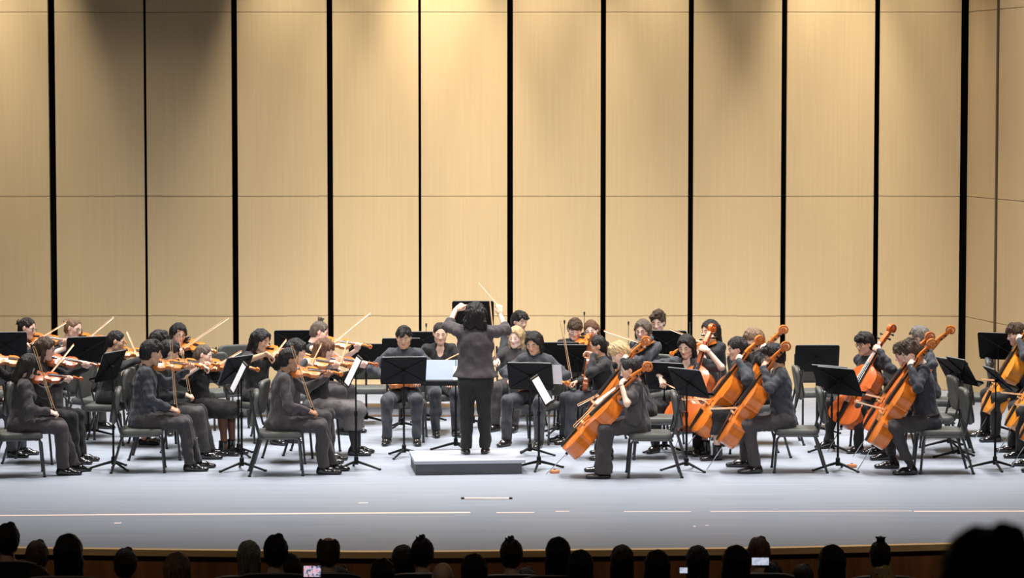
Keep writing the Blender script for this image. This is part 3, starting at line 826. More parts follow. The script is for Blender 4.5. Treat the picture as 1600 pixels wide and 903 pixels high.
def stand(X, Y, zc, heading, tilt, label, wd=.5, ht=.33, legrot=30, z=0):
    root = empty('music_stand', T((X, Y, z)) @ RZ(heading)); tag(root, label, 'music stand', 'black music stands')
    dm = T((.03, 0, zc - z)) @ Matrix.Rotation(R(-tilt), 4, 'Y')
    for nm, me, mt in stand_parts(wd, ht):
        if nm in ('desk', 'knob'): o = obj(nm, me, mt, root); o.matrix_local = dm
        else: obj(nm, me, mt, o)
    zt = zc - z - .04
    obj('upper_post', MB().tube([(0, 0, .55), (0, 0, zt)], .008, 8).mesh('upper_post', True), 'stand_black', root)
    obj('post', MB().tube([(0, 0, .08), (0, 0, .6)], .0125, 8).mesh('post', True), 'stand_black', root)
    obj('collar', MB().lathe([(.018, .57), (.018, .62)], (0, 0, 0), 10).mesh('collar', True), 'stand_black', root)
    obj('hub', BASE[1], 'stand_black', root)
    for a in (legrot, legrot + 120, legrot + 240):
        o = obj('leg', BASE[0], 'stand_black', root); o.matrix_local = RZ(a)
        obj('rubber_foot', BASE[2], 'rubber', o)
    return root, root.matrix_world @ dm
def sheet(dm, y, wd, ht, dz, label, m='paper', tilt=0, off=.004):
    mb = MB(); n = 6; vs = []
    for i in range(n + 1):
        v = i / n
        for e in (0, .0012): vs += [(off + e + .006 * math.sin(math.pi * v), -wd / 2 + wd * v, -ht / 2), (off + e + .006 * math.sin(math.pi * v), -wd / 2 + wd * v, ht / 2)]
    fs = []
    for i in range(n):
        a = i * 4; b = a + 4
        fs += [(a, b, b + 1, a + 1), (a + 2, a + 3, b + 3, b + 2), (a, a + 2, b + 2, b), (a + 1, b + 1, b + 3, a + 3)]
    fs += [(0, 1, 3, 2), (n * 4, n * 4 + 2, n * 4 + 3, n * 4 + 1)]
    o = obj('sheet_music', mb.add(vs, fs).mesh('sheet', True), m); o.matrix_world = dm @ T((0, y, dz)) @ Matrix.Rotation(R(tilt), 4, 'X')
    tag(o, label, 'sheet music')
    return o

# ---------------------------------------------------------------- people
def ik(a, b, l1, l2, pole):
    a = Vector(a); b = Vector(b); d = b - a; L = d.length
    if L > (l1 + l2) * .985: b = a + d * ((l1 + l2) * .985 / L); d = b - a; L = d.length
    if L < .12: L = .12
    x = (l1 * l1 - l2 * l2 + L * L) / (2 * L); h = math.sqrt(max(l1 * l1 - x * x, 0))
    u = d.normalized(); p = Vector(pole); p = (p - u * p.dot(u))
    p = p.normalized() if p.length > 1e-4 else Vector((0, 0, -1))
    return a + u * x + p * h, b

def person(P):
    """P: dict with head pixel, heading and pose; builds the figure and whatever it holds"""
    g = P.get
    S = g('S', 1.0); stand_ = g('stand', False); hd = g('hd', 0); lean = R(g('lean', 4)); wide = g('wide', 1.0)
    z0 = g('z0', 0.0)
    u = Vector((math.sin(lean), 0, math.cos(lean))); f = Vector((math.cos(lean), 0, -math.sin(lean)))
    hip = Vector((0, 0, (.86 if stand_ else .535) * (S if stand_ else 1)))
    nb = hip + u * .485 * S
    hp = lean + R(g('crane', 12))
    hc = nb + Vector((math.sin(hp), 0, math.cos(hp))) * .165 * S + Vector((.015, 0, 0))
    px, py = g('head')
    dz = g('dz', 0.0)           # nudges the head height used to find depth
    if 'Y' in P:
        hw = at_Y(px, py, P['Y']); S2 = 1
        zoff = hw.z - (hc.z + z0)
    else:
        hw = at_z(px, py, hc.z + z0); zoff = 0
    RT = RZ(hd)
    root_xy = hw - (RT.to_3x3() @ Vector((hc.x, hc.y, 0)))
    # small mismatch in height: stretch the trunk a little
    zoff = max(-.16, min(.14, zoff))
    hip = hip + Vector((0, 0, 0)); nb = nb + Vector((0, 0, zoff)); hc = hc + Vector((0, 0, zoff))
    mw = T((root_xy.x, root_xy.y, z0)) @ RT
    inv = mw.inverted()
    trunk = (nb - hip).length / .485
    ref = P['ref']
    root = empty('person', mw); tag(root, P['label'], 'person', g('group', 'orchestra players'))
    shw = .150 * S * g('shw', 1.0); dy = shw
    shz = nb - u * .035
    arms_up = g('mode') == 'conduct'
    sh = {1: shz + Vector((0, dy, .03 if arms_up else 0)), -1: shz + Vector((0, -dy, .03 if arms_up else 0))}
    l1, l2 = .285 * S, .245 * S
    hyaw, hpitch, hroll = g('hyaw', 0), g('hpitch', 14), g('hroll', 0)
    HM = T(hc) @ RZ(hyaw) @ Matrix.Rotation(R(hpitch), 4, 'Y') @ Matrix.Rotation(R(hroll), 4, 'X') @ Matrix.Scale(S, 4)
    # ---- instruments and hand targets
    mode = g('mode', 'lap'); hands = {}
    kind = g('inst')
    lap = {1: (Vector((.30, .10, .635)), Vector((.9, -.35, -.2)), Vector((0, 0, -1)), 'relax', Vector((-.3, .8, -.2))),
           -1: (Vector((.30, -.10, .635)), Vector((.9, .35, -.2)), Vector((0, 0, -1)), 'relax', Vector((-.3, -.8, -.2)))}
    hands.update(lap)
    cellos = None
    if mode in ('violin', 'violin_rest'):
        vy, vp, vr = R(g('vy', 32)), R(g('vp', -6)), R(g('vr', 28))
        vd = Vector((math.cos(vp) * math.cos(vy), math.cos(vp) * math.sin(vy), math.sin(vp)))
        rgt = vd.cross(Vector((0, 0, 1))).normalized(); nn = rgt.cross(vd).normalized()
        nn = (nn * math.cos(vr) + rgt * math.sin(vr)).normalized()
        L = .40 if kind == 'viola' else .355
        tail = nb + Vector((.05, .055, .055)) + vd * .0
        im = frame(tail, vd, nn)
        instrument(kind, mw @ im, g('ilabel', f'{kind} under the chin of the {ref}'), g('wood'), 'violins and violas')
        np_ = tail + vd * L * 1.26 + nn * (.0)
        lv = nn.cross(vd)
        wr = np_ - vd * .03 + lv * .045 - Vector((0, 0, .085))
        hands[1] = (wr, (np_ + nn * .05 - wr).normalized() + lv * -.15, -lv * .9 + Vector((0, 0, .1)), 'neck', Vector((.2, .35, -1)))
        if mode == 'violin' and not g('nobow'):
            con = tail + vd * L * .54 + nn * (.105 * L + .02)
            p = vd.cross(nn); bt = R(g('bt', 10))
            b = (-p * math.cos(bt) + nn * math.sin(bt) + vd * g('bv', 0)).normalized()
            if 'bdir' in P:
                q = P['bdir']; b = (inv.to_3x3() @ Vector(q)).normalized()
            fr = con - b * g('btt', .32)
            bm = frame(fr, b, nn)
            bow(mw @ bm, f'bow drawn across the strings by the {ref}')
            wr = fr + Vector((0, 0, .06)) - b * .05 - f * .045
            hands[-1] = (wr, (fr + b * .02 - wr).normalized() + f * .3, Vector((.2, .2, -1)), 'bow', Vector((-.2, -1, -.35)))
    if mode == 'violin_rest':
        fr = Vector(g('frog', (.36, -.10, .645)))
        q = P.get('bdir')
        b = (inv.to_3x3() @ Vector(q)).normalized() if q else Vector((-.22, .02, 1)).normalized()
        bow(mw @ frame(fr, b, Vector((1, 0, 0))), f'upright bow resting in the lap of the {ref}')
        hands[-1] = (fr + Vector((-.085, -.02, .03)), Vector((.9, .15, -.3)), Vector((.1, .45, -1)), 'grip', Vector((-.6, -.6, -.3)))
    if mode == 'cello':
        ex, ey = g('pin', (.72, .02)); nx, ny, nz = g('neckpt', (.03, .13, 1.12))
        E = Vector((ex, ey, 0.005)); A = (Vector((nx, ny, nz)) - E).normalized()
        tailc = E + A * (.44 * .755)
        yaw = R(g('cyaw', 1)); fw = Vector((math.cos(yaw), math.sin(yaw), 0)); nn = (fw - A * fw.dot(A)).normalized()
        tail = tailc + nn * (.18 * .5 * .755)
        instrument('cello', mw @ frame(tail, A, nn), g('ilabel', f'cello leaning on the {ref}'), g('wood'), 'cellos')
        lv = nn.cross(A) * 1.0
        hpnt = tail + A * .755 * g('lh', 1.25) + nn * .02
        wr = hpnt + lv * .085 + nn * .035 - A * .02
        if lv.y < 0: lv = -lv; wr = hpnt + lv * .085 + nn * .035 - A * .02
        hands[1] = (wr, -lv * 1.0 + A * .25 + nn * .1, -nn, 'neck', Vector((-.25, .7, -1)))
        con = tail + A * .755 * g('bowat', .50) + nn * (.105 * .755 + .015)
        bd = g('bdir')
        b = (inv.to_3x3() @ Vector(bd)).normalized() if bd else (lv * .92 + Vector((.15, 0, -.22))).normalized()
        fr = con - b * g('btt', .32)
        bow(mw @ frame(fr, b, nn), f'cello bow in the hand of the {ref}', .71)
        wr = fr - b * .07 + A * .055 - nn * .02
        hands[-1] = (wr, (b * .7 - A * .75 + nn * .1), -nn * .4 - A * .7, 'bow', Vector((-.1, -1, .1)))
    if mode == 'upright':            # viola standing in the lap
        tail = Vector((.27, .06, .60)); A = Vector((-.12, .05, 1)).normalized(); nn = Vector((1, -.3, .1))
        instrument(kind, mw @ frame(tail, A, nn), g('ilabel', f'{kind} held upright in the lap of the {ref}'), g('wood'), 'violins and violas')
        hp_ = tail + A * .40 * 1.1
        hands[1] = (hp_ + Vector((-.04, .09, -.02)), Vector((.5, -.8, .1)), Vector((.5, -.4, 0)), 'grip', Vector((0, .5, -1)))
        fr = Vector((.36, -.12, .66)); b = Vector((-.1, -.06, 1)).normalized()
        if g('bdir'): b = (inv.to_3x3() @ Vector(g('bdir'))).normalized()
        bow(mw @ frame(fr, b, Vector((1, 0, 0))), f'upright bow held by the {ref}')
        hands[-1] = (fr + Vector((-.085, -.02, .03)), Vector((.9, .15, -.3)), Vector((.1, .45, -1)), 'grip', Vector((-.6, -.6, -.3)))
    if mode == 'across':             # instrument lying across the lap
        tail = Vector((.17, -.17, .70)); A = Vector((.15, 1, .05)).normalized(); nn = Vector((.35, 0, 1))
        instrument(kind, mw @ frame(tail, A, nn), g('ilabel', f'{kind} lying across the lap of the {ref}'), g('wood'), 'violins and violas')
        hands[1] = (Vector((.22, .2, .74)), Vector((.8, -.2, -.3)), Vector((0, -.2, -1)), 'relax', Vector((-.3, .8, -.2)))
        hands[-1] = (Vector((.20, -.2, .76)), Vector((.8, .3, -.3)), Vector((0, .2, -1)), 'relax', Vector((-.3, -.8, -.2)))
    if mode == 'stick':              # only a bow, held up
        fr = Vector((.34, -.16, .80)); b = (inv.to_3x3() @ Vector(g('bdir', (.1, 0, 1)))).normalized()
        bow(mw @ frame(fr, b, Vector((1, 0, 0))), f'bow held loosely by the {ref}')
        hands[-1] = (fr + Vector((-.085, -.02, .03)), Vector((.9, .15, -.3)), Vector((.1, .45, -1)), 'grip', Vector((-.6, -.6, -.3)))
    if mode == 'conduct':
        for s, key in ((1, 'lhand'), (-1, 'rhand')):
            hx, hy, dY = g(key); tw = inv @ at_Y(hx, hy, root_xy.y + dY)
            hands[s] = (tw, Vector((.25, -.8 * s, .55)) if s > 0 else Vector((.35, .1, .85)), Vector((.5, -.1 * s, -.5)), 'point' if s > 0 else 'grip', Vector((-.1, s * .7, -.6)))
    # ---- limbs
    el = {}; wrist = {}
    for s in (1, -1):
        wr, d, nrm, pose, pole = hands[s]
        e, w2 = ik(sh[s], wr, l1, l2, pole); el[s] = e; wrist[s] = w2
    # ---- body mesh: head, neck, chest, arms and hands
    lo = Vector((min(q.x for q in list(el.values()) + list(wrist.values()) + [hip, hc]) - .2, min(q.y for q in list(el.values()) + list(wrist.values())) - .12, hip.z - .12))
    hi = Vector((max(q.x for q in list(el.values()) + list(wrist.values()) + [hip, hc]) + .2, max(q.y for q in list(el.values()) + list(wrist.values())) + .12, max([q.z for q in list(el.values()) + list(wrist.values())] + [nb.z]) + .16))
    lo.x = min(lo.x, -.28); hi.x = max(hi.x, .28); lo.y = min(lo.y, -.32); hi.y = max(hi.y, .32)
    F = Field((lo.x, lo.y, nb.z - .34), hi, .014) if min(el[1].z, el[-1].z, wrist[1].z, wrist[-1].z) > nb.z - .3 else Field((lo.x, lo.y, min(wrist[1].z, wrist[-1].z, el[1].z, el[-1].z) - .08), hi, .014)
    mid = hip.lerp(nb, .72); waist = hip.lerp(nb, .4)
    F.put(rc(mid, nb - u * .05, .125 * S, .08 * S, f, 1.45), .03)
    F.put(rc(sh[1], sh[-1], .045, .045), .03)
    neck_top = HM @ Vector((-.028, 0, -.075))
    F.put(rc(nb - u * .03, neck_top, .056 * S * (.92 if wide < 1 else 1), .05 * S), .03)
    for s in (1, -1):
        F.put(rc(sh[s], el[s], .043 * S, .036 * S), .02); F.put(rc(el[s], wrist[s], .037 * S, .026 * S), .015)
    V, Q = F.mesh()
    skin = SKIN[g('skin', 'light')]
    cols = [np.tile(np.array(skin, np.float32), (len(V), 1))]; VV = [V]; QQ = [Q]; off = len(V)
    def addpart(V, Q, mtx, c):
        nonlocal off
        m3 = np.array(mtx.to_3x3(), np.float32); VV.append(V @ m3.T + np.array(mtx.translation, np.float32)); QQ.append(Q + off); cols.append(c); off += len(V)
    hv = g('face', 0); hk, hcol = g('hair', ('short', 'dark'))[:2]
    addpart(HEADS[hv][0], HEADS[hv][1], HM, head_cols(hv, skin, hcol, g('eyes', hpitch < 9)))
    for s in (1, -1):
        wr, d, nrm, pose, pole = hands[s]
        d = Vector(d).normalized(); zb = -Vector(nrm)
        hm = frame(wrist[s] + d * .012, d, zb) @ Matrix.Scale(S * g('hs', .93), 4)
        Vh, Qh = hand(pose, 1 if s < 0 else -1)
        addpart(Vh, Qh, hm, np.tile(np.array(skin, np.float32) * np.array([1.02, .95, .93], np.float32), (len(Vh), 1)))
    # ---- legs
    hw_ = .088 * S * g('hipw', 1)
    knee = {}; ank = {}
    if stand_:
        for s in (1, -1):
            knee[s] = Vector((.03, s * .095, .46 * S)); ank[s] = Vector((-.02 + (.05 if s < 0 else 0), s * .10, .08))
    else:
        sp = g('knees', .25 if mode == 'cello' else .12)
        for s in (1, -1):
            kx, kz = .42 * S - (.05 if mode == 'cello' else 0), .475 + .03 * S
            knee[s] = Vector((kx, s * sp, kz)); fx = g('feet', (.0, .0))[0 if s > 0 else 1]
            ank[s] = Vector((kx + .02 + fx, s * (sp + g('footy', 0)), .085))
    bottom = g('bottom', 'trousers')
    if bottom != 'trousers':
        lo2 = (-.25, -.3, 0.03); hi2 = (max(ank[1].x, ank[-1].x, knee[1].x) + .15, .3, .7)
        G = Field(lo2, hi2, .013)
        for s in (1, -1):
            hj = hip + Vector((0, s * hw_, -.0)); G.put(rc(hj, knee[s], .07, .052), .03); G.put(rc(knee[s], ank[s], .05, .034), .02); G.put(ell(knee[s].lerp(ank[s], .3) - Vector((.012, 0, 0)), (.05, .045, .11)), .03)
        V, Q = G.mesh(); k = skin
        c = np.tile(np.array(skin, np.float32), (len(V), 1))
        if g('legs') == 'stockings': c[:] = np.array((.10, .045, .025))
        addpart(V, Q, Matrix(), c)
    bme = new_mesh('body', np.concatenate(VV), np.concatenate(QQ), True, np.concatenate(cols))
    obj('body', bme, 'skin', root)
    # ---- hair and glasses
    if hk != 'bald':
        seed = g('hair')[2] if len(g('hair', ('a', 'b'))) > 2 else 0
        Vh, Qh = hair(hk, seed)
        ho = obj('hair', hair_mesh(hk, seed), 'h_' + hcol, root); ho.matrix_local = HM @ Matrix.Scale(g('hairk', 1), 4)
    if g('glasses'):
        go = obj('glasses', GLASSES, 'glasses', root); go.matrix_local = HM
    # ---- top
    top, tc = g('top', ('shirt', 'charcoal')); tm = 'c_' + tc
    F = Field((lo.x, lo.y, min(hip.z - .13, wrist[1].z - .08, wrist[-1].z - .08)), hi, .0122)
    bw = g('bulk', 1.0)
    F.put(rc(hip + u * .0, waist, .165 * S * bw, .142 * S * bw, f, 1.28), .03)
    F.put(rc(waist, mid, .142 * S * bw, .158 * S * bw, f, 1.3), .04)
    F.put(rc(mid, nb - u * .07, .155 * S * bw, .11 * S, f, 1.4), .04)
    F.put(rc(sh[1] - u * .01, sh[-1] - u * .01, .064, .064), .04)
    for s in (1, -1):
        F.put(rc(nb + u * .0 - f * .012, sh[s], .05, .054), .03)
    if g('bust', 0):
        for s in (1, -1): F.put(ell(hip.lerp(nb, .63) + f * .085 + Vector((0, s * .062, 0)), (.055, .06, .06)), .04)
    sl = {'short': .62, 'blazer': 1.0, 'cape': .95, 'sleeveless': 0}.get(top, 1)
    for s in (1, -1):
        if top in ('short', 'sleeveless'):
            if sl: F.put(rc(sh[s], sh[s].lerp(el[s], .7), .066, .07), .03)
        elif top == 'cape':
            F.put(rc(sh[s], sh[s].lerp(el[s], .62), .064, .07), .03); F.put(rc(sh[s] + Vector((0, 0, -.03)), sh[s] + Vector((.03, s * .06, -.30)), .062, .085, (0, 1, 0), 1.3), .04)
        elif top == 'blazer':
            F.put(rc(sh[s], el[s], .068, .06), .03); F.put(rc(el[s], el[s].lerp(wrist[s], .22), .062, .056), .02)
        else:
            F.put(rc(sh[s], el[s], .062, .054), .03); F.put(rc(el[s], wrist[s], .055, .036), .02); F.put(rc(el[s].lerp(wrist[s], .86), el[s].lerp(wrist[s], .97), .039, .036), .006)
    if top == 'blazer':
        F.put(rc(hip.lerp(nb, .3), hip - u * .045, .16 * S, g('hemw', .19), f, 1.35), .06)
    else:
        F.put(rc(hip.lerp(nb, .15), hip + u * -.01 - f * .02, .15, .17 * S * bw, f, 1.25), .03)
    if top in ('shirt', 'blazer'):
        F.put(torus(nb + u * .012 + f * .004, u * 1 + f * .25, .058 * S, .016), .012)
    neck_cut = {'vneck': .11, 'scoop': .075, 'cape': .07, 'short': .07, 'sleeveless': .08}.get(top)
    if neck_cut:
        F.put(ell(nb + f * .075 - u * .01, (.05, .055, neck_cut)), .012, 'sub')
    lowz = hip.z - .085 if not stand_ else hip.z - .01
    F.put(below(lowz, (lo.x, lo.y, lowz - .5), (hi.x, hi.y, 0)), .01, 'sub') if False else None
    F.noise(.0060, .075, zlib.crc32(ref.encode()) % 999, 5, .8)
    # flat hem
    Zc = F.ax[2][None, None, :]
    Xc = F.ax[0][:, None, None]; Yc = F.ax[1][None, :, None]
    core = (np.abs(Xc) < .23) & (np.abs(Yc) < .3 if stand_ else np.abs(Yc) < .23)
    F.f = np.where(core, np.maximum(F.f, lowz - Zc), F.f)
    V, Q = F.mesh()
    nm = {'blazer': 'blazer', 'cape': 'blouse', 'short': 'blouse', 'scoop': 'blouse', 'vneck': 'blouse', 'sleeveless': 'blouse'}.get(top, 'shirt')
    obj(nm, new_mesh(nm, V, Q), tm, root)
    if g('belt'):
        ring = [hip + u * .055 + f * (.142 * math.cos(a_)) + Vector((0, .182 * math.sin(a_), 0)) for a_ in [2 * math.pi * i / 24 for i in range(25)]]
        bo = obj('belt', MB().tube(ring, .017, 6, False, squash=(1, .4)).mesh('belt', True), 'ebony', root)
        obj('buckle', MB().box(hip + u * .055 + f * .147, (.012, .05, .034)).mesh('buckle', bevel=.003), 'steel', bo)
    # ---- bottom
    bc = 'c_' + g('bcol', 'darkgrey')
    mx = max(ank[1].x, ank[-1].x, knee[1].x) + .16; my = max(abs(knee[1].y), abs(ank[1].y), .2) + .16
    F = Field((-.26, -my, .03), (mx, my, hip.z + .2), .013)
    F.put(rc(hip + Vector((0, hw_ * .7, .01)), hip + Vector((0, -hw_ * .7, .01)), .115 * S, .115 * S, (1, 0, 0), 1.05), .03)
    F.put(rc(hip, hip + u * .12, .14 * S, .135 * S, f, 1.3), .03)
    if bottom == 'trousers':
        fl = g('flare', 1.0)
        for s in (1, -1):
            hj = hip + Vector((0, s * hw_, -.005)); a2 = ank[s] + Vector((0, 0, -.02))
            S_ = S; S = S * g('legk', 1)
            F.put(rc(hj, knee[s], .096 * S, .072 * S), .03); F.put(rc(knee[s], knee[s].lerp(a2, .5), .07 * S, .06 * S * (fl * .5 + .5)), .02)
            F.put(rc(knee[s].lerp(a2, .5), a2, .06 * S * (fl * .5 + .5), .054 * S * fl), .02)
            S = S_
        F.noise(.0062, .09, zlib.crc32(ref.encode()) % 777, 5, .6)
        F.f = np.maximum(F.f, (g('hem', .075) - F.ax[2][None, None, :]))
    else:
        fr_ = {'skirt': 1.0, 'longskirt': 1.05}[bottom]
        kx = knee[1].x
        F.put(rc(hip + Vector((0, 0, 0)), Vector((kx - .02, 0, knee[1].z - .02)), .15, .17, (0, 0, 1), 1.6), .05)
        for s in (1, -1): F.put(rc(hip + Vector((0, s * hw_, 0)), knee[s] + Vector((.0, 0, 0)), .1, .085), .04)
        drop = .22 if bottom == 'longskirt' else .1
        if bottom == 'longskirt':
            for s in (1, -1): F.put(rc(knee[s], knee[s] + Vector((.01, s * .02, -drop)), .085, .095), .05)
            F.put(rc(knee[1] + Vector((-.12, 0, -.02)), knee[-1] + Vector((-.12, 0, -.02)), .08, .08), .05)
        F.noise(.006, .12, zlib.crc32(ref.encode()) % 777, 5, .4)
        F.f = np.maximum(F.f, (knee[1].z - drop - F.ax[2][None, None, :]))
    V, Q = F.mesh(); nm = 'trousers' if bottom == 'trousers' else 'skirt'
    obj(nm, new_mesh(nm, V, Q), bc, root)
    # ---- socks and shoes
    for s in (1, -1):
        toe = g('toe', 0)
        a = ank[s]
        if g('socks') == 'knee':
            mbk = MB().tube([a + Vector((0, 0, -.03)), a + Vector((0, 0, .06)), a.lerp(knee[s], .5) - Vector((.01, 0, 0)), a.lerp(knee[s], .82)], [.042, .042, .06, .058], 12)
            obj('sock', mbk.mesh('sock', True), 'c_sock', root)
        elif g('socks', 'ankle') == 'ankle':
            obj('sock', MB().tube([a + Vector((0, 0, -.05)), a + Vector((0, 0, .03)), a + (knee[s] - a) * .2], [.042, .039, .042], 10).mesh('sock', True), 'c_sock', root)
        so = obj('shoe', SHOE[g('shoe', 'dress')], 'shoe', root)
        so.matrix_local = T((a.x + .015, a.y, 0)) @ RZ(s * 8 + toe)
    # ---- seat
    if not stand_ and g('chair', True):
        cx = g('chairdx', -.16 if mode == 'cello' else -.03)
        cw = mw @ Vector((cx, 0, 0))
        chair(cw.x, cw.y, hd + g('chairrot', 0), g('clabel', f'padded chair under the {ref}'), z0)
    if mode == 'conduct':
        wr, d, nrm, pose, pole = hands[-1]
        grip = mw @ (wrist[-1] + Vector(d).normalized() * .085 + Vector((.02, 0, 0)))
        tx, ty = g('tip'); tip = at_Y(tx, ty, grip.y + .1)
        bm = frame(grip, tip - grip, (0, -1, 0)); Lb = (tip - grip).length
        br = empty('baton', bm); tag(br, 'thin white baton raised in the conductor\'s right hand', 'baton')
        obj('shaft', MB().tube([(0, 0, 0), (Lb, 0, 0)], [.0042, .0026], 6).mesh('shaft', True), 'baton', br)
        obj('handle', MB().tube([(-.05, 0, 0), (-.035, 0, 0), (-.01, 0, 0), (.01, 0, 0)], [.006, .011, .009, .004], 8).mesh('handle', True), 'maple', br)
    return root

# ---------------------------------------------------------------- conductor
person(dict(head=(743, 494), Y=29.85, hd=90, stand=True, z0=POD_Z, S=.97, mode='conduct', lhand=(712, 484, .40), rhand=(782, 492, .40), tip=(748, 442), lean=2, crane=4, hpitch=4,
            ref='conductor', label='conductor with raised arms in a dark blazer standing on the podium', group=None, hair=('wavy', 'black'), skin='light', top=('blazer', 'brownblack'), bcol='black', flare=1.05, shoe='flat', hem=.06, socks='none', hs=.95, bulk=1.22, legk=1.1, hairk=1.16, hemw=.265, shw=1.0, hipw=1.1))

# ---------------------------------------------------------------- players
def P(ref, label, head, Y, hd, **k):
    k.update(ref=ref, label=label, head=head, Y=Y, hd=hd); return person(k)
V_ = dict(mode='violin', inst='violin', hyaw=22, hpitch=14, hroll=-6)
VR = dict(mode='violin_rest', inst='violin', hyaw=10, hpitch=16)
# left desks
P('front player nearest the left edge', 'front player nearest the left edge in a charcoal blouse, bow upright', (46, 572), 29.25, 12, **{**VR, 'hyaw': 14, 'hpitch': 26}, hair=('drape', 'dark'), skin='fair', top=('shirt', 'charcoal'), bcol='brownblack', flare=1.35, S=.96, bdir=(-.31, 0, 1), vy=16, wood='violin_dark', bust=1, feet=(.12, .0))
P('player behind the leftmost front player', 'player in a dark top fingering a violin behind the leftmost front player', (71, 545), 30.3, -8, **{**V_, 'hyaw': 6}, hair=('long', 'brown'), skin='pink', glasses=True, top=('shirt', 'black'), bcol='black', vy=8, vp=-8, S=.98, bdir=(.3, .75, .45), btt=.5, wood='violin_dark', face=2, feet=(.02, .02))
P('back-row player at the far left', 'back-row player at the far left bowing with bare forearm', (43, 513), 33.3, -22, **{**V_, 'hyaw': 4}, hair=('bun', 'dark'), skin='light', glasses=True, top=('short', 'slate'), vy=24, bdir=(.55, .6, .35), btt=.3)
P('back-row player beside the wall gap at left', 'back-row player in a dark collar shirt left of the black stand desk', (115, 513), 33.6, -38, **{**V_, 'hyaw': 10}, hair=('bun', 'light'), skin='pink', glasses=True, top=('short', 'slate'), vy=36, bdir=(.5, .6, .45), btt=.34, face=2)
P('player cut off by the left edge', 'player mostly outside the left edge holding a violin forward', (-20, 545), 30.9, -14, **V_, hair=('short', 'brown'), skin='light', top=('shirt', 'black'), bcol='slate', nobow=True, vy=26, wood='violin_wood')
P('player in a black dress left of centre-left stand', 'player in a black dress with raised bow arm behind the left stand', (182, 534), 32.0, -8, **{**V_, 'hyaw': 6}, hair=('pulled', 'black'), skin='tan', top=('shirt', 'black'), bottom='longskirt', bcol='black', vy=30, bdir=(-.3, .75, .4), btt=.36, shoe='flat', socks='none')
P('front player in the slate shirt', 'front player in a slate shirt, polished shoes, bow upright on knee', (237, 551), 29.6, 6, **{**VR, 'hpitch': 12}, hair=('short', 'black'), skin='tan', top=('shirt', 'slate'), bcol='darkgrey', vy=22, bdir=(-.07, .05, 1), S=1.03, face=2, bulk=1.0, feet=(.12, .04))
P('player behind the slate shirt', 'player just behind the slate-shirted front player, bow held upright', (264, 550), 30.65, 2, **{**VR, 'hpitch': 18}, hair=('short', 'black', 3), skin='light', top=('shirt', 'black'), bcol='darkgrey', vy=24, bdir=(-.17, 0, 1), feet=(.1, .05), frog=(.34, -.06, .68))
P('half-hidden player left of the front-facing violinist', 'player almost hidden behind two others at left, only head showing', (249, 534), 31.7, -6, mode='lap', hair=('short', 'black', 5), skin='light', top=('shirt', 'black'), hpitch=20)
P('front-facing violinist at the back left', 'violinist at the back left facing the audience with slanting bow', (279, 522), 33.2, -80, **{**V_, 'hyaw': 16, 'hpitch': 16}, hair=('long_part', 'black'), skin='light', glasses=True, top=('short', 'black'), vy=36, bdir=(.75, .45, .5), btt=.2)
P('violinist in a short black skirt', 'violinist in a short black skirt and dark stockings with boots', (318, 555), 31.1, -28, **{**V_, 'hpitch': 16}, hair=('pulled', 'ash'), skin='fair', top=('short', 'black'), bottom='skirt', bcol='black', legs='stockings', shoe='boot', socks='none', S=.93, vy=26, bdir=(.4, .8, .2), btt=.34, knees=.08)
P('violinist before the two empty chairs', 'violinist in black short sleeves sitting before two empty chairs', (408, 532), 32.2, -42, **{**V_, 'hyaw': 12, 'hpitch': 18}, hair=('long', 'black'), skin='tan', top=('short', 'black'), vy=30, bdir=(.15, .9, .2), btt=.42)
P('front player in the brown-grey shirt', 'front player in a brown-grey shirt and wide trousers, bow upright', (452, 562), 29.35, 6, **{**VR, 'hpitch': 8, 'eyes': True}, hair=('buzz', 'black'), skin='brown', top=('shirt', 'brownblack'), bcol='darkgrey', vy=14, bdir=(-.33, 0, 1), S=1.0, flare=1.15, face=2, feet=(.1, .0))
P('violinist behind the brown-grey shirt', 'violinist in a dark top right behind the brown-grey shirted player', (463, 548), 30.35, -6, **{**V_, 'hpitch': 14, 'hyaw': 10}, hair=('bobbang', 'black'), skin='light', top=('shirt', 'charcoal'), vy=14, bdir=(.1, .95, .25), btt=.3)
P('violinist in the long grey skirt', 'violinist in a long grey skirt and knee socks', (507, 547), 31.0, -6, **{**V_, 'hpitch': 18, 'hyaw': 8}, hair=('bobbang', 'auburn'), skin='fair', top=('shirt', 'black'), bottom='longskirt', bcol='grey', socks='knee', shoe='dress', vy=12, vp=-6, bdir=(.1, .9, .4), btt=.33, wood='violin_dark', knees=.1)
P('violinist with a sleeveless black top', 'violinist in a sleeveless black top behind the long grey skirt', (500, 519), 33.1, -24, **{**V_, 'hpitch': 20}, hair=('topbun', 'ash'), skin='pink', top=('sleeveless', 'black'), vy=22, bdir=(.6, .4, .48), btt=.2)
# centre
P('player facing front behind the centre-left stand', 'player facing front behind the stand left of the podium', (631, 527), 32.2, -92, mode='across', inst='viola', hair=('short', 'black', 2), skin='tan', top=('shirt', 'slate'), bcol='slate', hpitch=16, face=2, knees=.17)
P('player in the black v-neck', 'player in a black v-neck with a slanting bow beside the conductor', (688, 521), 33.0, -78, mode='stick', hair=('pulled', 'dark'), skin='light', top=('vneck', 'black'), bcol='slate', hpitch=14, hyaw=-8, bdir=(.9, .2, .42))
P('back player right of the conductor', 'back player right of the conductor, head turned to the right', (812, 502), 34.6, -80, mode='lap', hair=('short', 'black', 4), skin='light', top=('shirt', 'slate'), hpitch=10, hyaw=28)
P('player in the open grey collar', 'player in an open dark collar with bow upright beside the conductor', (806, 527), 33.5, -112, mode='stick', hair=('long', 'blond'), skin='fair', top=('shirt', 'charcoal'), hpitch=10, bdir=(-.1, 0, 1), bcol='darkgrey')
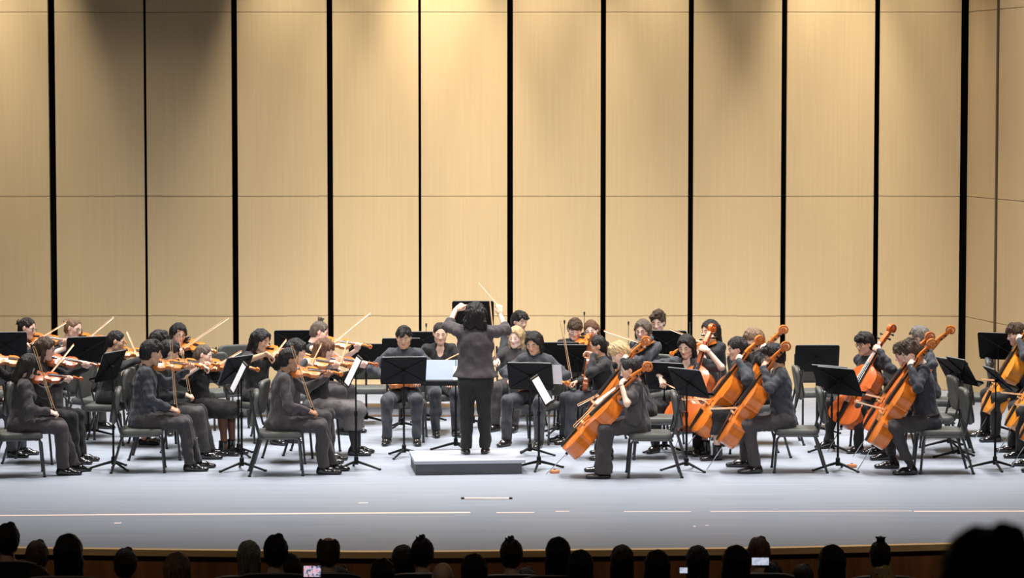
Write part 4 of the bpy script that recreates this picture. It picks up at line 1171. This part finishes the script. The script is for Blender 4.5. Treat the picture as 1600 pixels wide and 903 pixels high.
P('player bent over the stand right of the podium', 'player bent over the stand right of the podium with viola in lap', (834, 536), 32.0, -112, mode='across', inst='viola', hair=('bob', 'black'), skin='tan', top=('shirt', 'slate'), bcol='slate', hpitch=24, knees=.2, wood='violin_wood')
P('back player behind two black stands', 'back player looking down behind two black stand desks', (898, 514), 33.8, -98, **{**V_, 'hpitch': 24, 'hyaw': 8}, hair=('mop', 'brown'), skin='pink', top=('shirt', 'black'), nobow=True, vy=40)
P('back player next to the wall gap right of centre', 'back player half hidden beside the wall gap right of centre', (924, 517), 34.7, -102, mode='lap', hair=('half', 'auburn'), skin='pink', top=('shirt', 'black'), hpitch=8, hroll=8)
P('player holding a viola upright', 'player in black holding a viola upright in the lap', (932, 541), 32.1, -166, mode='upright', inst='viola', hair=('pulled', 'black'), skin='tan', glasses=True, top=('shirt', 'black'), bcol='slate', hpitch=10, bdir=(-.18, 0, 1), wood='violin_dark')
P('violist with a slate shirt behind the front cellist', 'violist in a slate shirt behind the front cellist', (1004, 516), 33.3, -128, mode='violin', inst='viola', hyaw=16, hpitch=14, hair=('bob', 'ash'), skin='pink', glasses=True, top=('shirt', 'slate'), vy=10, vp=-16, vr=20, bdir=(-.6, .7, .15), btt=.15)
P('back player behind a black desk', 'back player looking down behind a black desk right of centre', (1028, 503), 34.6, -108, mode='lap', hair=('curly', 'brown'), skin='pink', top=('shirt', 'slate'), hpitch=18)
P('violist beside the front-facing cellist', 'violist in black beside the front-facing cellist', (1109, 517), 33.2, -158, mode='violin', inst='viola', hyaw=12, hpitch=10, hair=('half', 'black'), skin='light', top=('short', 'black'), vy=16, vp=-10, vr=12, bdir=(-.5, .8, .15), btt=.16, wood='violin_wood')
# cellists
CE = dict(mode='cello', hpitch=18)
P('bent cellist behind the front cellist', 'cellist bent forward behind the front cellist', (968, 552), 30.7, 178, **{**CE, 'hpitch': 40}, hair=('short', 'blond'), skin='fair', top=('shirt', 'black'), bcol='navy', lean=16, crane=24, pin=(.84, .0), neckpt=(.1, .13, 1.04), bdir=(-.35, -.7, -.1), btt=.34)
P('front cellist in the cape-sleeved blouse', 'front cellist in a cape-sleeved blouse and wide trousers', (984, 578), 29.2, 180, **CE, hair=('pony', 'black'), skin='light', top=('cape', 'charcoal'), bcol='darkgrey', flare=1.75, pin=(.95, .0), neckpt=(-.03, .15, 1.02), shoe='flat', socks='none', S=.95, hem=.05, bdir=(-.3, -.8, -.2), btt=.2, bowat=.64, feet=(-.02, -.02), lean=2, crane=14, cyaw=0)
P('front-facing cellist', 'cellist turned to the front with bare forearm on the neck', (1072, 541), 31.3, -114, **{**CE, 'hpitch': 22}, hair=('long', 'black'), skin='fair', top=('short', 'slate'), bcol='black', pin=(.66, .06), neckpt=(.05, .2, 1.04), wood='cello_red', cyaw=-10)
P('cellist between two cellos', 'cellist in a dark shirt between the front-facing and bespectacled cellists', (1151, 545), 30.75, -168, **{**CE, 'hpitch': 12}, hair=('half', 'black'), skin='light', top=('shirt', 'slate'), bcol='black', pin=(.76, .03), neckpt=(.01, .16, 1.06), bottom='longskirt', shoe='boot', bdir=(-.6, -.6, .05), knees=.24)
P('cellist hidden behind a front cellist', 'cellist mostly hidden behind the slate-sweatered front cellist', (1178, 531), 32.0, 180, **CE, hair=('bowl', 'light'), skin='pink', top=('shirt', 'black'), pin=(.62, .02), neckpt=(-.1, .14, 1.06))
P('front cellist in the slate sweater', 'front cellist in a slate sweater and grey trousers', (1209, 556), 29.6, 178, **{**CE, 'hpitch': 12}, hair=('bowl', 'black'), skin='tan', glasses=True, top=('scoop', 'slate'), bcol='brownblack', pin=(.80, .05), neckpt=(.09, .16, 1.09), bdir=(-.5, -.6, .05), face=1, feet=(-.1, .0))
P('cellist with the red cello', 'cellist in a dark shirt right of the empty chairs', (1351, 537), 31.5, -146, **{**CE, 'hpitch': 12}, hair=('mop', 'black'), skin='light', glasses=True, top=('shirt', 'navy'), bcol='black', pin=(.66, .04), neckpt=(.02, .18, 1.07), wood='cello_red', cyaw=4, bdir=(-.9, -.3, .05), btt=.43)
P('cellist behind the belted front cellist', 'cellist bowed down and almost hidden behind a front cellist', (1412, 552), 30.75, -176, **{**CE, 'hpitch': 26}, hair=('short', 'brown', 6), skin='pink', top=('shirt', 'navy'), bcol='black', pin=(.72, .02), neckpt=(.04, .14, 1.06), lean=10, wood='cello_red', bdir=(-.7, -.4, .2))
P('front cellist with the belt', 'front cellist in a navy shirt with polished shoes at right', (1424, 552), 29.5, 180, **{**CE, 'hpitch': 30}, hair=('curly', 'brown', 3), skin='fair', top=('shirt', 'navy'), bcol='darkgrey', pin=(.74, .04), neckpt=(.12, .16, 1.06), bdir=(-.6, -.5, .2), S=1.03, lean=8, crane=22, hem=.15, feet=(-.2, -.08), belt=True)
P('cellist turned away at right', 'cellist in a slate shirt with back turned at right', (1437, 527), 32.6, 168, **{**CE, 'hpitch': 12}, hair=('short', 'grey'), skin='pink', top=('shirt', 'slate'), pin=(.64, .02), neckpt=(-.1, .14, .98))
P('cellist before the rightmost stand desk', 'cellist in a dark shirt at the right edge with head showing', (1588, 522), 32.4, -176, **{**CE, 'hpitch': 16}, hair=('bowl', 'brown', 2), skin='pink', top=('shirt', 'slate'), bcol='black', pin=(.58, .04), neckpt=(.02, .15, 1.10), wood='cello_gold', bdir=(-.6, -.6, .1), btt=.5)
P('middle cellist cut off at the right edge', 'cellist cut off by the right edge behind the nearest one', (1632, 545), 30.9, 180, **CE, hair=('short', 'black', 7), skin='light', top=('shirt', 'black'), bcol='black', pin=(.62, .03), neckpt=(-.02, .14, 1.1), wood='cello_gold', bdir=(-.5, -.6, .1))
P('nearest cellist cut off at the right edge', 'nearest cellist cut off by the right edge, cello in view', (1662, 566), 29.7, 180, **CE, hair=('short', 'brown', 8), skin='light', top=('shirt', 'black'), bcol='black', pin=(.66, .03), neckpt=(-.0, .14, 1.1), wood='cello_wood', bdir=(-.5, -.6, .1))

# ---------------------------------------------------------------- empty chairs
def chair_px(px, py, hd, label):
    p = at_z(px, py); chair(p.x, p.y, hd, label)
chair_px(150, 682, -42, 'empty padded chair between the two leftmost stands')
chair_px(346, 668, -55, 'empty padded chair left of the violinist before two empty chairs')
chair_px(378, 652, -60, 'empty padded chair behind the violinist in black short sleeves')
chair_px(1277, 668, -84, 'empty padded chair facing front below the rightmost centre desk')
chair_px(575, 662, -88, 'empty padded chair left of the front-facing centre player')
chair_px(655, 655, -90, 'empty padded chair right behind the front-facing centre player')
chair_px(1512, 676, 172, 'empty padded chair beside the angled side wall')
chair_px(1476, 704, 176, 'empty padded chair behind the front cellist with the belt')
chair_px(962, 668, -150, 'empty dark chair behind the bent cellist')

# ---------------------------------------------------------------- music stands
def st(base, desk, hd, tilt, label, wd=.5, ht=.33, lr=30):
    """base: pixel of the foot on the floor, or a depth; desk: pixel of the desk centre"""
    Y = at_z(*base).y if isinstance(base, tuple) else base
    d = at_Y(desk[0], desk[1], Y)
    return stand(d.x, Y, d.z, hd, tilt, label, wd, ht, lr)
st(32.7, (137, 547), 112, 20, 'music stand with wide black desk below the far left back row')
st((184, 733), (176, 572), 160, 22, 'music stand with desk edge-on left of the slate-shirted player')
st(32.4, (8, 540), 100, 20, 'music stand desk cut off by the left edge')
r_, dm = st((374, 735), (377, 590), 190, 26, 'front music stand edge-on before the brown-grey shirted player')
sheet(dm, 0, .46, .30, 0, 'white sheet music on the edge-on stand left of the brown-grey shirt')
r_, dm = st((386, 712), (372, 578), 152, 24, 'tilted black music stand behind the left edge-on stand')
sheet(dm, .05, .44, .31, .01, 'pale sheet music sticking out behind a black desk at left', 'paper_blue')
r_, dm = st((556, 733), (556, 580), 189, 26, 'edge-on music stand before the long grey skirt')
sheet(dm, 0, .46, .30, 0, 'white sheet music on the stand before the long grey skirt')
st((632, 714), (631, 579), 98, 24, 'black music stand left of the podium')
r_, dm = st((836, 712), (828, 588), 80, 24, 'black music stand right of the podium')
sheet(dm, -.2, .3, .24, .02, 'pinkish sheet music leaning out of the stand right of podium', off=.006)
r_, dm = st((848, 733), (842, 610), -9, 30, 'edge-on music stand of the front cellist')
sheet(dm, 0, .46, .29, 0, 'white sheet music on the edge-on stand of the front cellist')
st(33.6, (739, 497), 90, 14, 'tall black music stand directly behind the conductor', .5, .42)
st(32.9, (872, 556), 92, 16, 'left one of two overlapping black stands before the brown-haired back player')
st(32.6, (903, 560), 86, 16, 'right one of two overlapping black stands before the brown-haired back player')
st(33.9, (1041, 537), 80, 16, 'black music stand desk below the back player at right of centre')
st(31.2, (1038, 588), 62, 22, 'black music stand behind the front cellist chair')
st((1080, 735), (1073, 598), 40, 26, 'front black music stand between the two front cellists')
st(32.9, (1277, 560), 90, 18, 'black music stand with pale top rim behind the empty chairs', .52, .33)
st((1312, 735), (1310, 596), 44, 28, 'front black music stand before the red cello')
st((1297, 706), (1300, 592), 48, 28, 'black music stand hidden behind the one before the red cello')
st(30.6, (1500, 580), 16, 30, 'slanting black music stand edge-on behind the front cellist at right')
st(31.6, (1484, 580), 18, 30, 'second slanting black stand next to the belted front cellist')
st(33.0, (1560, 541), 64, 18, 'black music stand standing against the side wall')
st((1553, 733), (1556, 592), 6, 42, 'rightmost front music stand seen edge-on')
st(33.6, (461, 537), 94, 14, 'black music stand desk behind the brown-grey shirted player', .5)
st(33.4, (627, 549), 90, 18, 'black music stand desk behind the front-facing centre player', .46)
st(34.3, (661, 532), 90, 16, 'small black desk left of the v-neck player', .30, .22)
st(34.0, (572, 556), 96, 16, 'low black desk beside the empty centre chair', .42, .3)
r_, dm = st(31.35, (712, 582), -90, 52, 'wide conductor desk holding open scores in front of the conductor', .78, .40)
sheet(dm, .19, .37, .36, .015, 'pale blue open score page on the conductor desk, left half', 'paper_blue')
sheet(dm, -.19, .37, .36, .015, 'pale blue open score page on the conductor desk, right half', 'paper_blue')
sheet(dm, .27, .14, .09, .13, 'small white note on the conductor score', off=.013)
sheet(dm, .06, .17, .22, -.02, 'white paper lying over the conductor score', off=.013)

# ---------------------------------------------------------------- thin upright rods of unclear purpose, endpin stoppers
def slim_rod(px, py, Y, label):
    tip = at_Y(px, py, Y); r = empty('upright_rod', T((tip.x, Y, 0))); tag(r, label, 'thin_rod', 'slim upright rods at the back')
    obj('rod', MB().tube([(0, 0, .02), (0, 0, tip.z - .02)], .0045, 6).mesh('rod', True), 'stand_rim', r)
    obj('head', MB().tube([(0, 0, tip.z - .05), (0, 0, tip.z - .02), (0, 0, tip.z)], [.006, .012, .008], 8).mesh('rod_tip', True), 'rubber', r)
    obj('base', MB().lathe([(.09, 0), (.09, .012), (.015, .022)], (0, 0, 0), 14).mesh('rod_base', True), 'stand_black', r)
slim_rod(666, 505, 34.4, 'slim upright rod with small tip left of the v-neck player')
slim_rod(882, 500, 34.5, 'slim upright rod left of the brown-haired back player')
slim_rod(913, 487, 34.9, 'slim upright rod above the half-hidden back player')
slim_rod(982, 502, 34.3, 'slim upright rod left of the slate-shirted violist')
slim_rod(1078, 503, 34.4, 'slim upright rod before the wall gap above the front-facing cellist')
def stopper(px, py, label):
    r = empty('endpin_stopper', T(at_z(px, py))); tag(r, label, 'endpin stopper')
    obj('disc', MB().lathe([(.05, 0), (.056, .012), (.052, .03), (.03, .036)], (0, 0, 0), 16).mesh('disc', True), 'stopper', r)
    obj('cup', MB().lathe([(.014, .034), (.014, .042), (.008, .042)], (0, 0, 0), 10).mesh('cup', True), 'rubber', r)
stopper(866.5, 739, 'round wooden endpin stopper by the podium stand')
stopper(1331, 730, 'flat wooden endpin stopper beside the red cello stand')

# ---------------------------------------------------------------- audience
def house_z(Y): return 2.2 + (Y - 2) * (-3.55 / 23.5)
def audience_body(skin):
    F = Field((-.2, -.3, -.62), (.2, .3, 0), .02)
    F.put(rc((-.03, 0, -.5), (-.02, 0, -.3), .17, .14, (1, 0, 0), 1.4), .03); F.put(rc((-.02, .16, -.24), (-.02, -.16, -.24), .065, .065), .05)
    F.put(rc((-.03, 0, -.2), (-.025, 0, -.06), .058, .055), .04)
    V, Q = F.mesh(); V2 = HEADS[0][0] * .98
    return new_mesh('body', np.concatenate([V, V2]), np.concatenate([Q, HEADS[0][1] + len(V)]), True, np.tile(np.array(SKIN[skin], np.float32), (len(V) + len(V2), 1)))
AUD_BODY = {k: audience_body(k) for k in ('tan', 'light', 'fair')}
def audience_shirt():
    F = Field((-.22, -.36, -.66), (.24, .36, -.1), .02)
    F.put(rc((-.03, 0, -.56), (-.02, 0, -.3), .2, .155, (1, 0, 0), 1.35), .03); F.put(rc((-.02, .16, -.25), (-.02, -.16, -.25), .078, .078), .05)
    for s in (1, -1): F.put(rc((-.02, s * .17, -.25), (.04, s * .24, -.52), .065, .06), .03)
    F.put(torus((-.03, 0, -.165), (.2, 0, 1), .06, .016), .015)
    return new_mesh('shirt', *F.mesh())
AUD_SHIRT = audience_shirt()
def audience(px, ytop, wpx, style, col, skin, ref, Y=None, shirt='black', bald=False, yaw=90, lod=1):
    Y = Y or max(5.0, min(22.6, .205 * F_PX / wpx))
    k = .98
    tp = at_Y(px, ytop, Y); hc = Vector((0, 0, 0)); zc = tp.z - .128 * k
    fl = house_z(Y)
    mw = T((tp.x, Y, fl)) @ RZ(yaw)
    root = empty('person', mw); tag(root, f'dark seated audience member {ref}', 'person', 'audience seen from behind')
    h = zc - fl
    HM = T((0, 0, h)) @ Matrix.Scale(k, 4)
    o = obj('body', AUD_BODY[skin], 'skin', root); o.matrix_local = T((0, 0, h))
    if not bald:
        o = obj('hair', hair_mesh(style, 0), 'h_' + col, root); o.matrix_local = HM
    o = obj('shirt', AUD_SHIRT, 'c_' + shirt, root); o.matrix_local = T((0, 0, h))
    # its theatre seat
    seat = empty('theatre_seat', T((tp.x, Y - .0, fl)) @ RZ(yaw)); tag(seat, f'theatre seat of the audience member {ref}', 'seat', 'theatre seats')
    mb = MB(); n = 9; vs = []
    sh_ = max(.5, h - .115)
    for i in range(n):
        v = -1 + 2 * i / (n - 1); y = v * .26; z = sh_ - .03 * v ** 4
        vs += [(-.25 + .05 * v * v, y, .3), (-.27 + .05 * v * v, y, z), (-.33 + .05 * v * v, y, z), (-.31 + .05 * v * v, y, .3)]
    fs = []
    for i in range(n - 1):
        for j in range(4): fs.append((i * 4 + j, i * 4 + (j + 1) % 4, i * 4 + 4 + (j + 1) % 4, i * 4 + 4 + j))
    obj('seat_back', mb.add(vs, fs + [(0, 3, 2, 1), tuple((n - 1) * 4 + j for j in range(4))]).mesh('seat_back', True), 'theatre_seat', seat)
    obj('rim', MB().tube([(-.30 + .05 * (-1 + i / 4) ** 2, (-1 + i / 4) * .26, sh_ - .03 * (-1 + i / 4) ** 4) for i in range(9)], .009, 6).mesh('rim', True), 'seat_rim', seat)
    obj('seat_pan', MB().box((-.02, 0, .42), (.46, .5, .1)).mesh('seat_pan', bevel=.02), 'theatre_seat', seat)
    obj('pedestal', MB().box((-.02, 0, .185), (.06, .3, .37)).mesh('pedestal'), 'theatre_seat', seat)
    return root
AU = [
    (12, 819, 42, 'short', 'black', 'tan', 'cut by the left edge'),
    (58, 846, 38, 'short', 'brown', 'light', 'second from the left edge'),
    (107, 835, 48, 'long', 'black', 'light', 'with long hair third from left'),
    (196, 858, 40, 'short', 'dark', 'light', 'alone left of the first wide gap'),
    (277, 864, 46, 'bob', 'light', 'fair', 'low with light hair edges left of the grey-haired one'),
    (389, 845, 36, 'bob', 'grey', 'fair', 'with grey bobbed hair'),
    (431, 837, 43, 'short', 'black', 'light', 'in a pale shirt beside the grey bob', 'white'),
    (453, 866, 42, 'long', 'black', 'light', 'with long hair left of the filming phone'),
    (513, 838, 42, 'balding', 'brown', 'light', 'with thinning crown right of the filming phone', 'grey'),
    (530, 886, 38, 'short', 'black', 'light', 'lowest one under the thinning crown', 'grey'),
    (598, 873, 42, 'bob', 'black', 'light', 'low one left of the overlapping pair'),
    (630, 852, 36, 'bob', 'dark', 'light', 'left one of the overlapping pair'),
    (660, 841, 40, 'spiky', 'black', 'light', 'with tousled hair, right one of the overlapping pair'),
    (692, 877, 42, 'bald', 'grey', 'light', 'bald, right of the overlapping pair'),
    (741, 866, 46, 'bob', 'black', 'light', 'below the podium in line with its centre'),
    (799, 843, 40, 'spiky', 'dark', 'light', 'with brush-cut hair right of the podium line'),
    (872, 840, 43, 'long', 'black', 'light', 'with long hair right of the brush-cut one'),
    (907, 860, 44, 'bob', 'black', 'light', 'leaning against the long-haired one at centre'),
    (972, 852, 38, 'long', 'black', 'light', 'with long straight hair alone right of centre'),
    (1027, 860, 44, 'bob', 'black', 'light', 'left of the small glowing phone'),
    (1090, 853, 40, 'bob', 'black', 'light', 'right of the small glowing phone'),
    (1150, 853, 48, 'long', 'black', 'light', 'with broad hair left of the raised phone'),
    (1186, 841, 38, 'short', 'auburn', 'light', 'with reddish hair above the raised phone'),
    (1254, 884, 40, 'short', 'black', 'light', 'low one right of the raised phone'),
    (1300, 852, 46, 'long', 'black', 'light', 'with long hair before the bare fascia at right'),
    (1375, 845, 40, 'topbun', 'black', 'light', 'with a small top knot at right'),
    (1379, 888, 48, 'short', 'blond', 'fair', 'blond, below the top knot'),
    (1205, 880, 34, 'short', 'dark', 'light', 'small head right of the raised phone'),
    (822, 889, 34, 'short', 'brown', 'light', 'low between the brush-cut and long-haired ones'),
    (60, 884, 44, 'pony', 'black', 'light', 'low with a tied hair below the second from left'),
]
for a in AU:
    audience(a[0], a[1], a[2], a[3], a[4], a[5], a[6], shirt=(a[7] if len(a) > 7 else 'black'), bald=a[3] == 'bald')
audience(1552, 836, 200, 'mop', 'auburn', 'light', 'large and out of focus at the right corner', Y=4.4)

def phone(px, py, Y, wd, ht, label, scene_=True, tilt=0):
    p = at_Y(px, py, Y); r = empty('phone', T(p) @ Matrix.Rotation(R(-4), 4, 'X') @ Matrix.Rotation(R(tilt), 4, 'Y')); tag(r, label, 'phone')
    obj('case', MB().box((0, 0, 0), (wd + .012, .009, ht + .01)).mesh('case', bevel=.003), 'phone', r)
    me = MB().add([(-wd / 2, -.0052, -ht / 2), (wd / 2, -.0052, -ht / 2), (wd / 2, -.0052, ht / 2), (-wd / 2, -.0052, ht / 2)], [(0, 1, 2, 3)]).mesh('screen')
    obj('screen', me, SCREEN if scene_ else SCREEN2, r)
def screen_mat(name, cols, strength):
    m = bpy.data.materials.new(name); m.use_nodes = True; nt = m.node_tree; b = nt.nodes['Principled BSDF']; b.inputs['Base Color'].default_value = (.01, .01, .01, 1)
    tc = nt.nodes.new('ShaderNodeTexCoord'); nz = nt.nodes.new('ShaderNodeTexNoise'); nz.inputs['Scale'].default_value = 45
    rp = nt.nodes.new('ShaderNodeValToRGB'); nt.links.new(tc.outputs['Object'], nz.inputs['Vector']); nt.links.new(nz.outputs['Fac'], rp.inputs['Fac'])
    els = rp.color_ramp.elements
    els[0].position, els[0].color = .38, cols[0]; els[1].position, els[1].color = .5, cols[1]
    e = els.new(.62); e.color = cols[2]
    nt.links.new(rp.outputs[0], b.inputs['Emission Color']); b.inputs['Emission Strength'].default_value = strength
    return m
SCREEN = screen_mat('phone_screen_filming', ((.05, .05, .12, 1), (.65, .6, .75, 1), (.8, .35, .4, 1)), 1.0)
SCREEN2 = screen_mat('phone_screen_bright', ((.5, .55, .7, 1), (.65, .7, .85, 1), (.75, .78, .9, 1)), .8)
phone(488, 892.5, 19.3, .118, .075, 'glowing phone filming the stage among the audience at left')
phone(1068, 891, 20.0, .055, .04, 'small glowing phone held low among the audience', False)
phone(1188, 877, 20.6, .125, .055, 'raised phone with bluish screen among the audience at right', False)
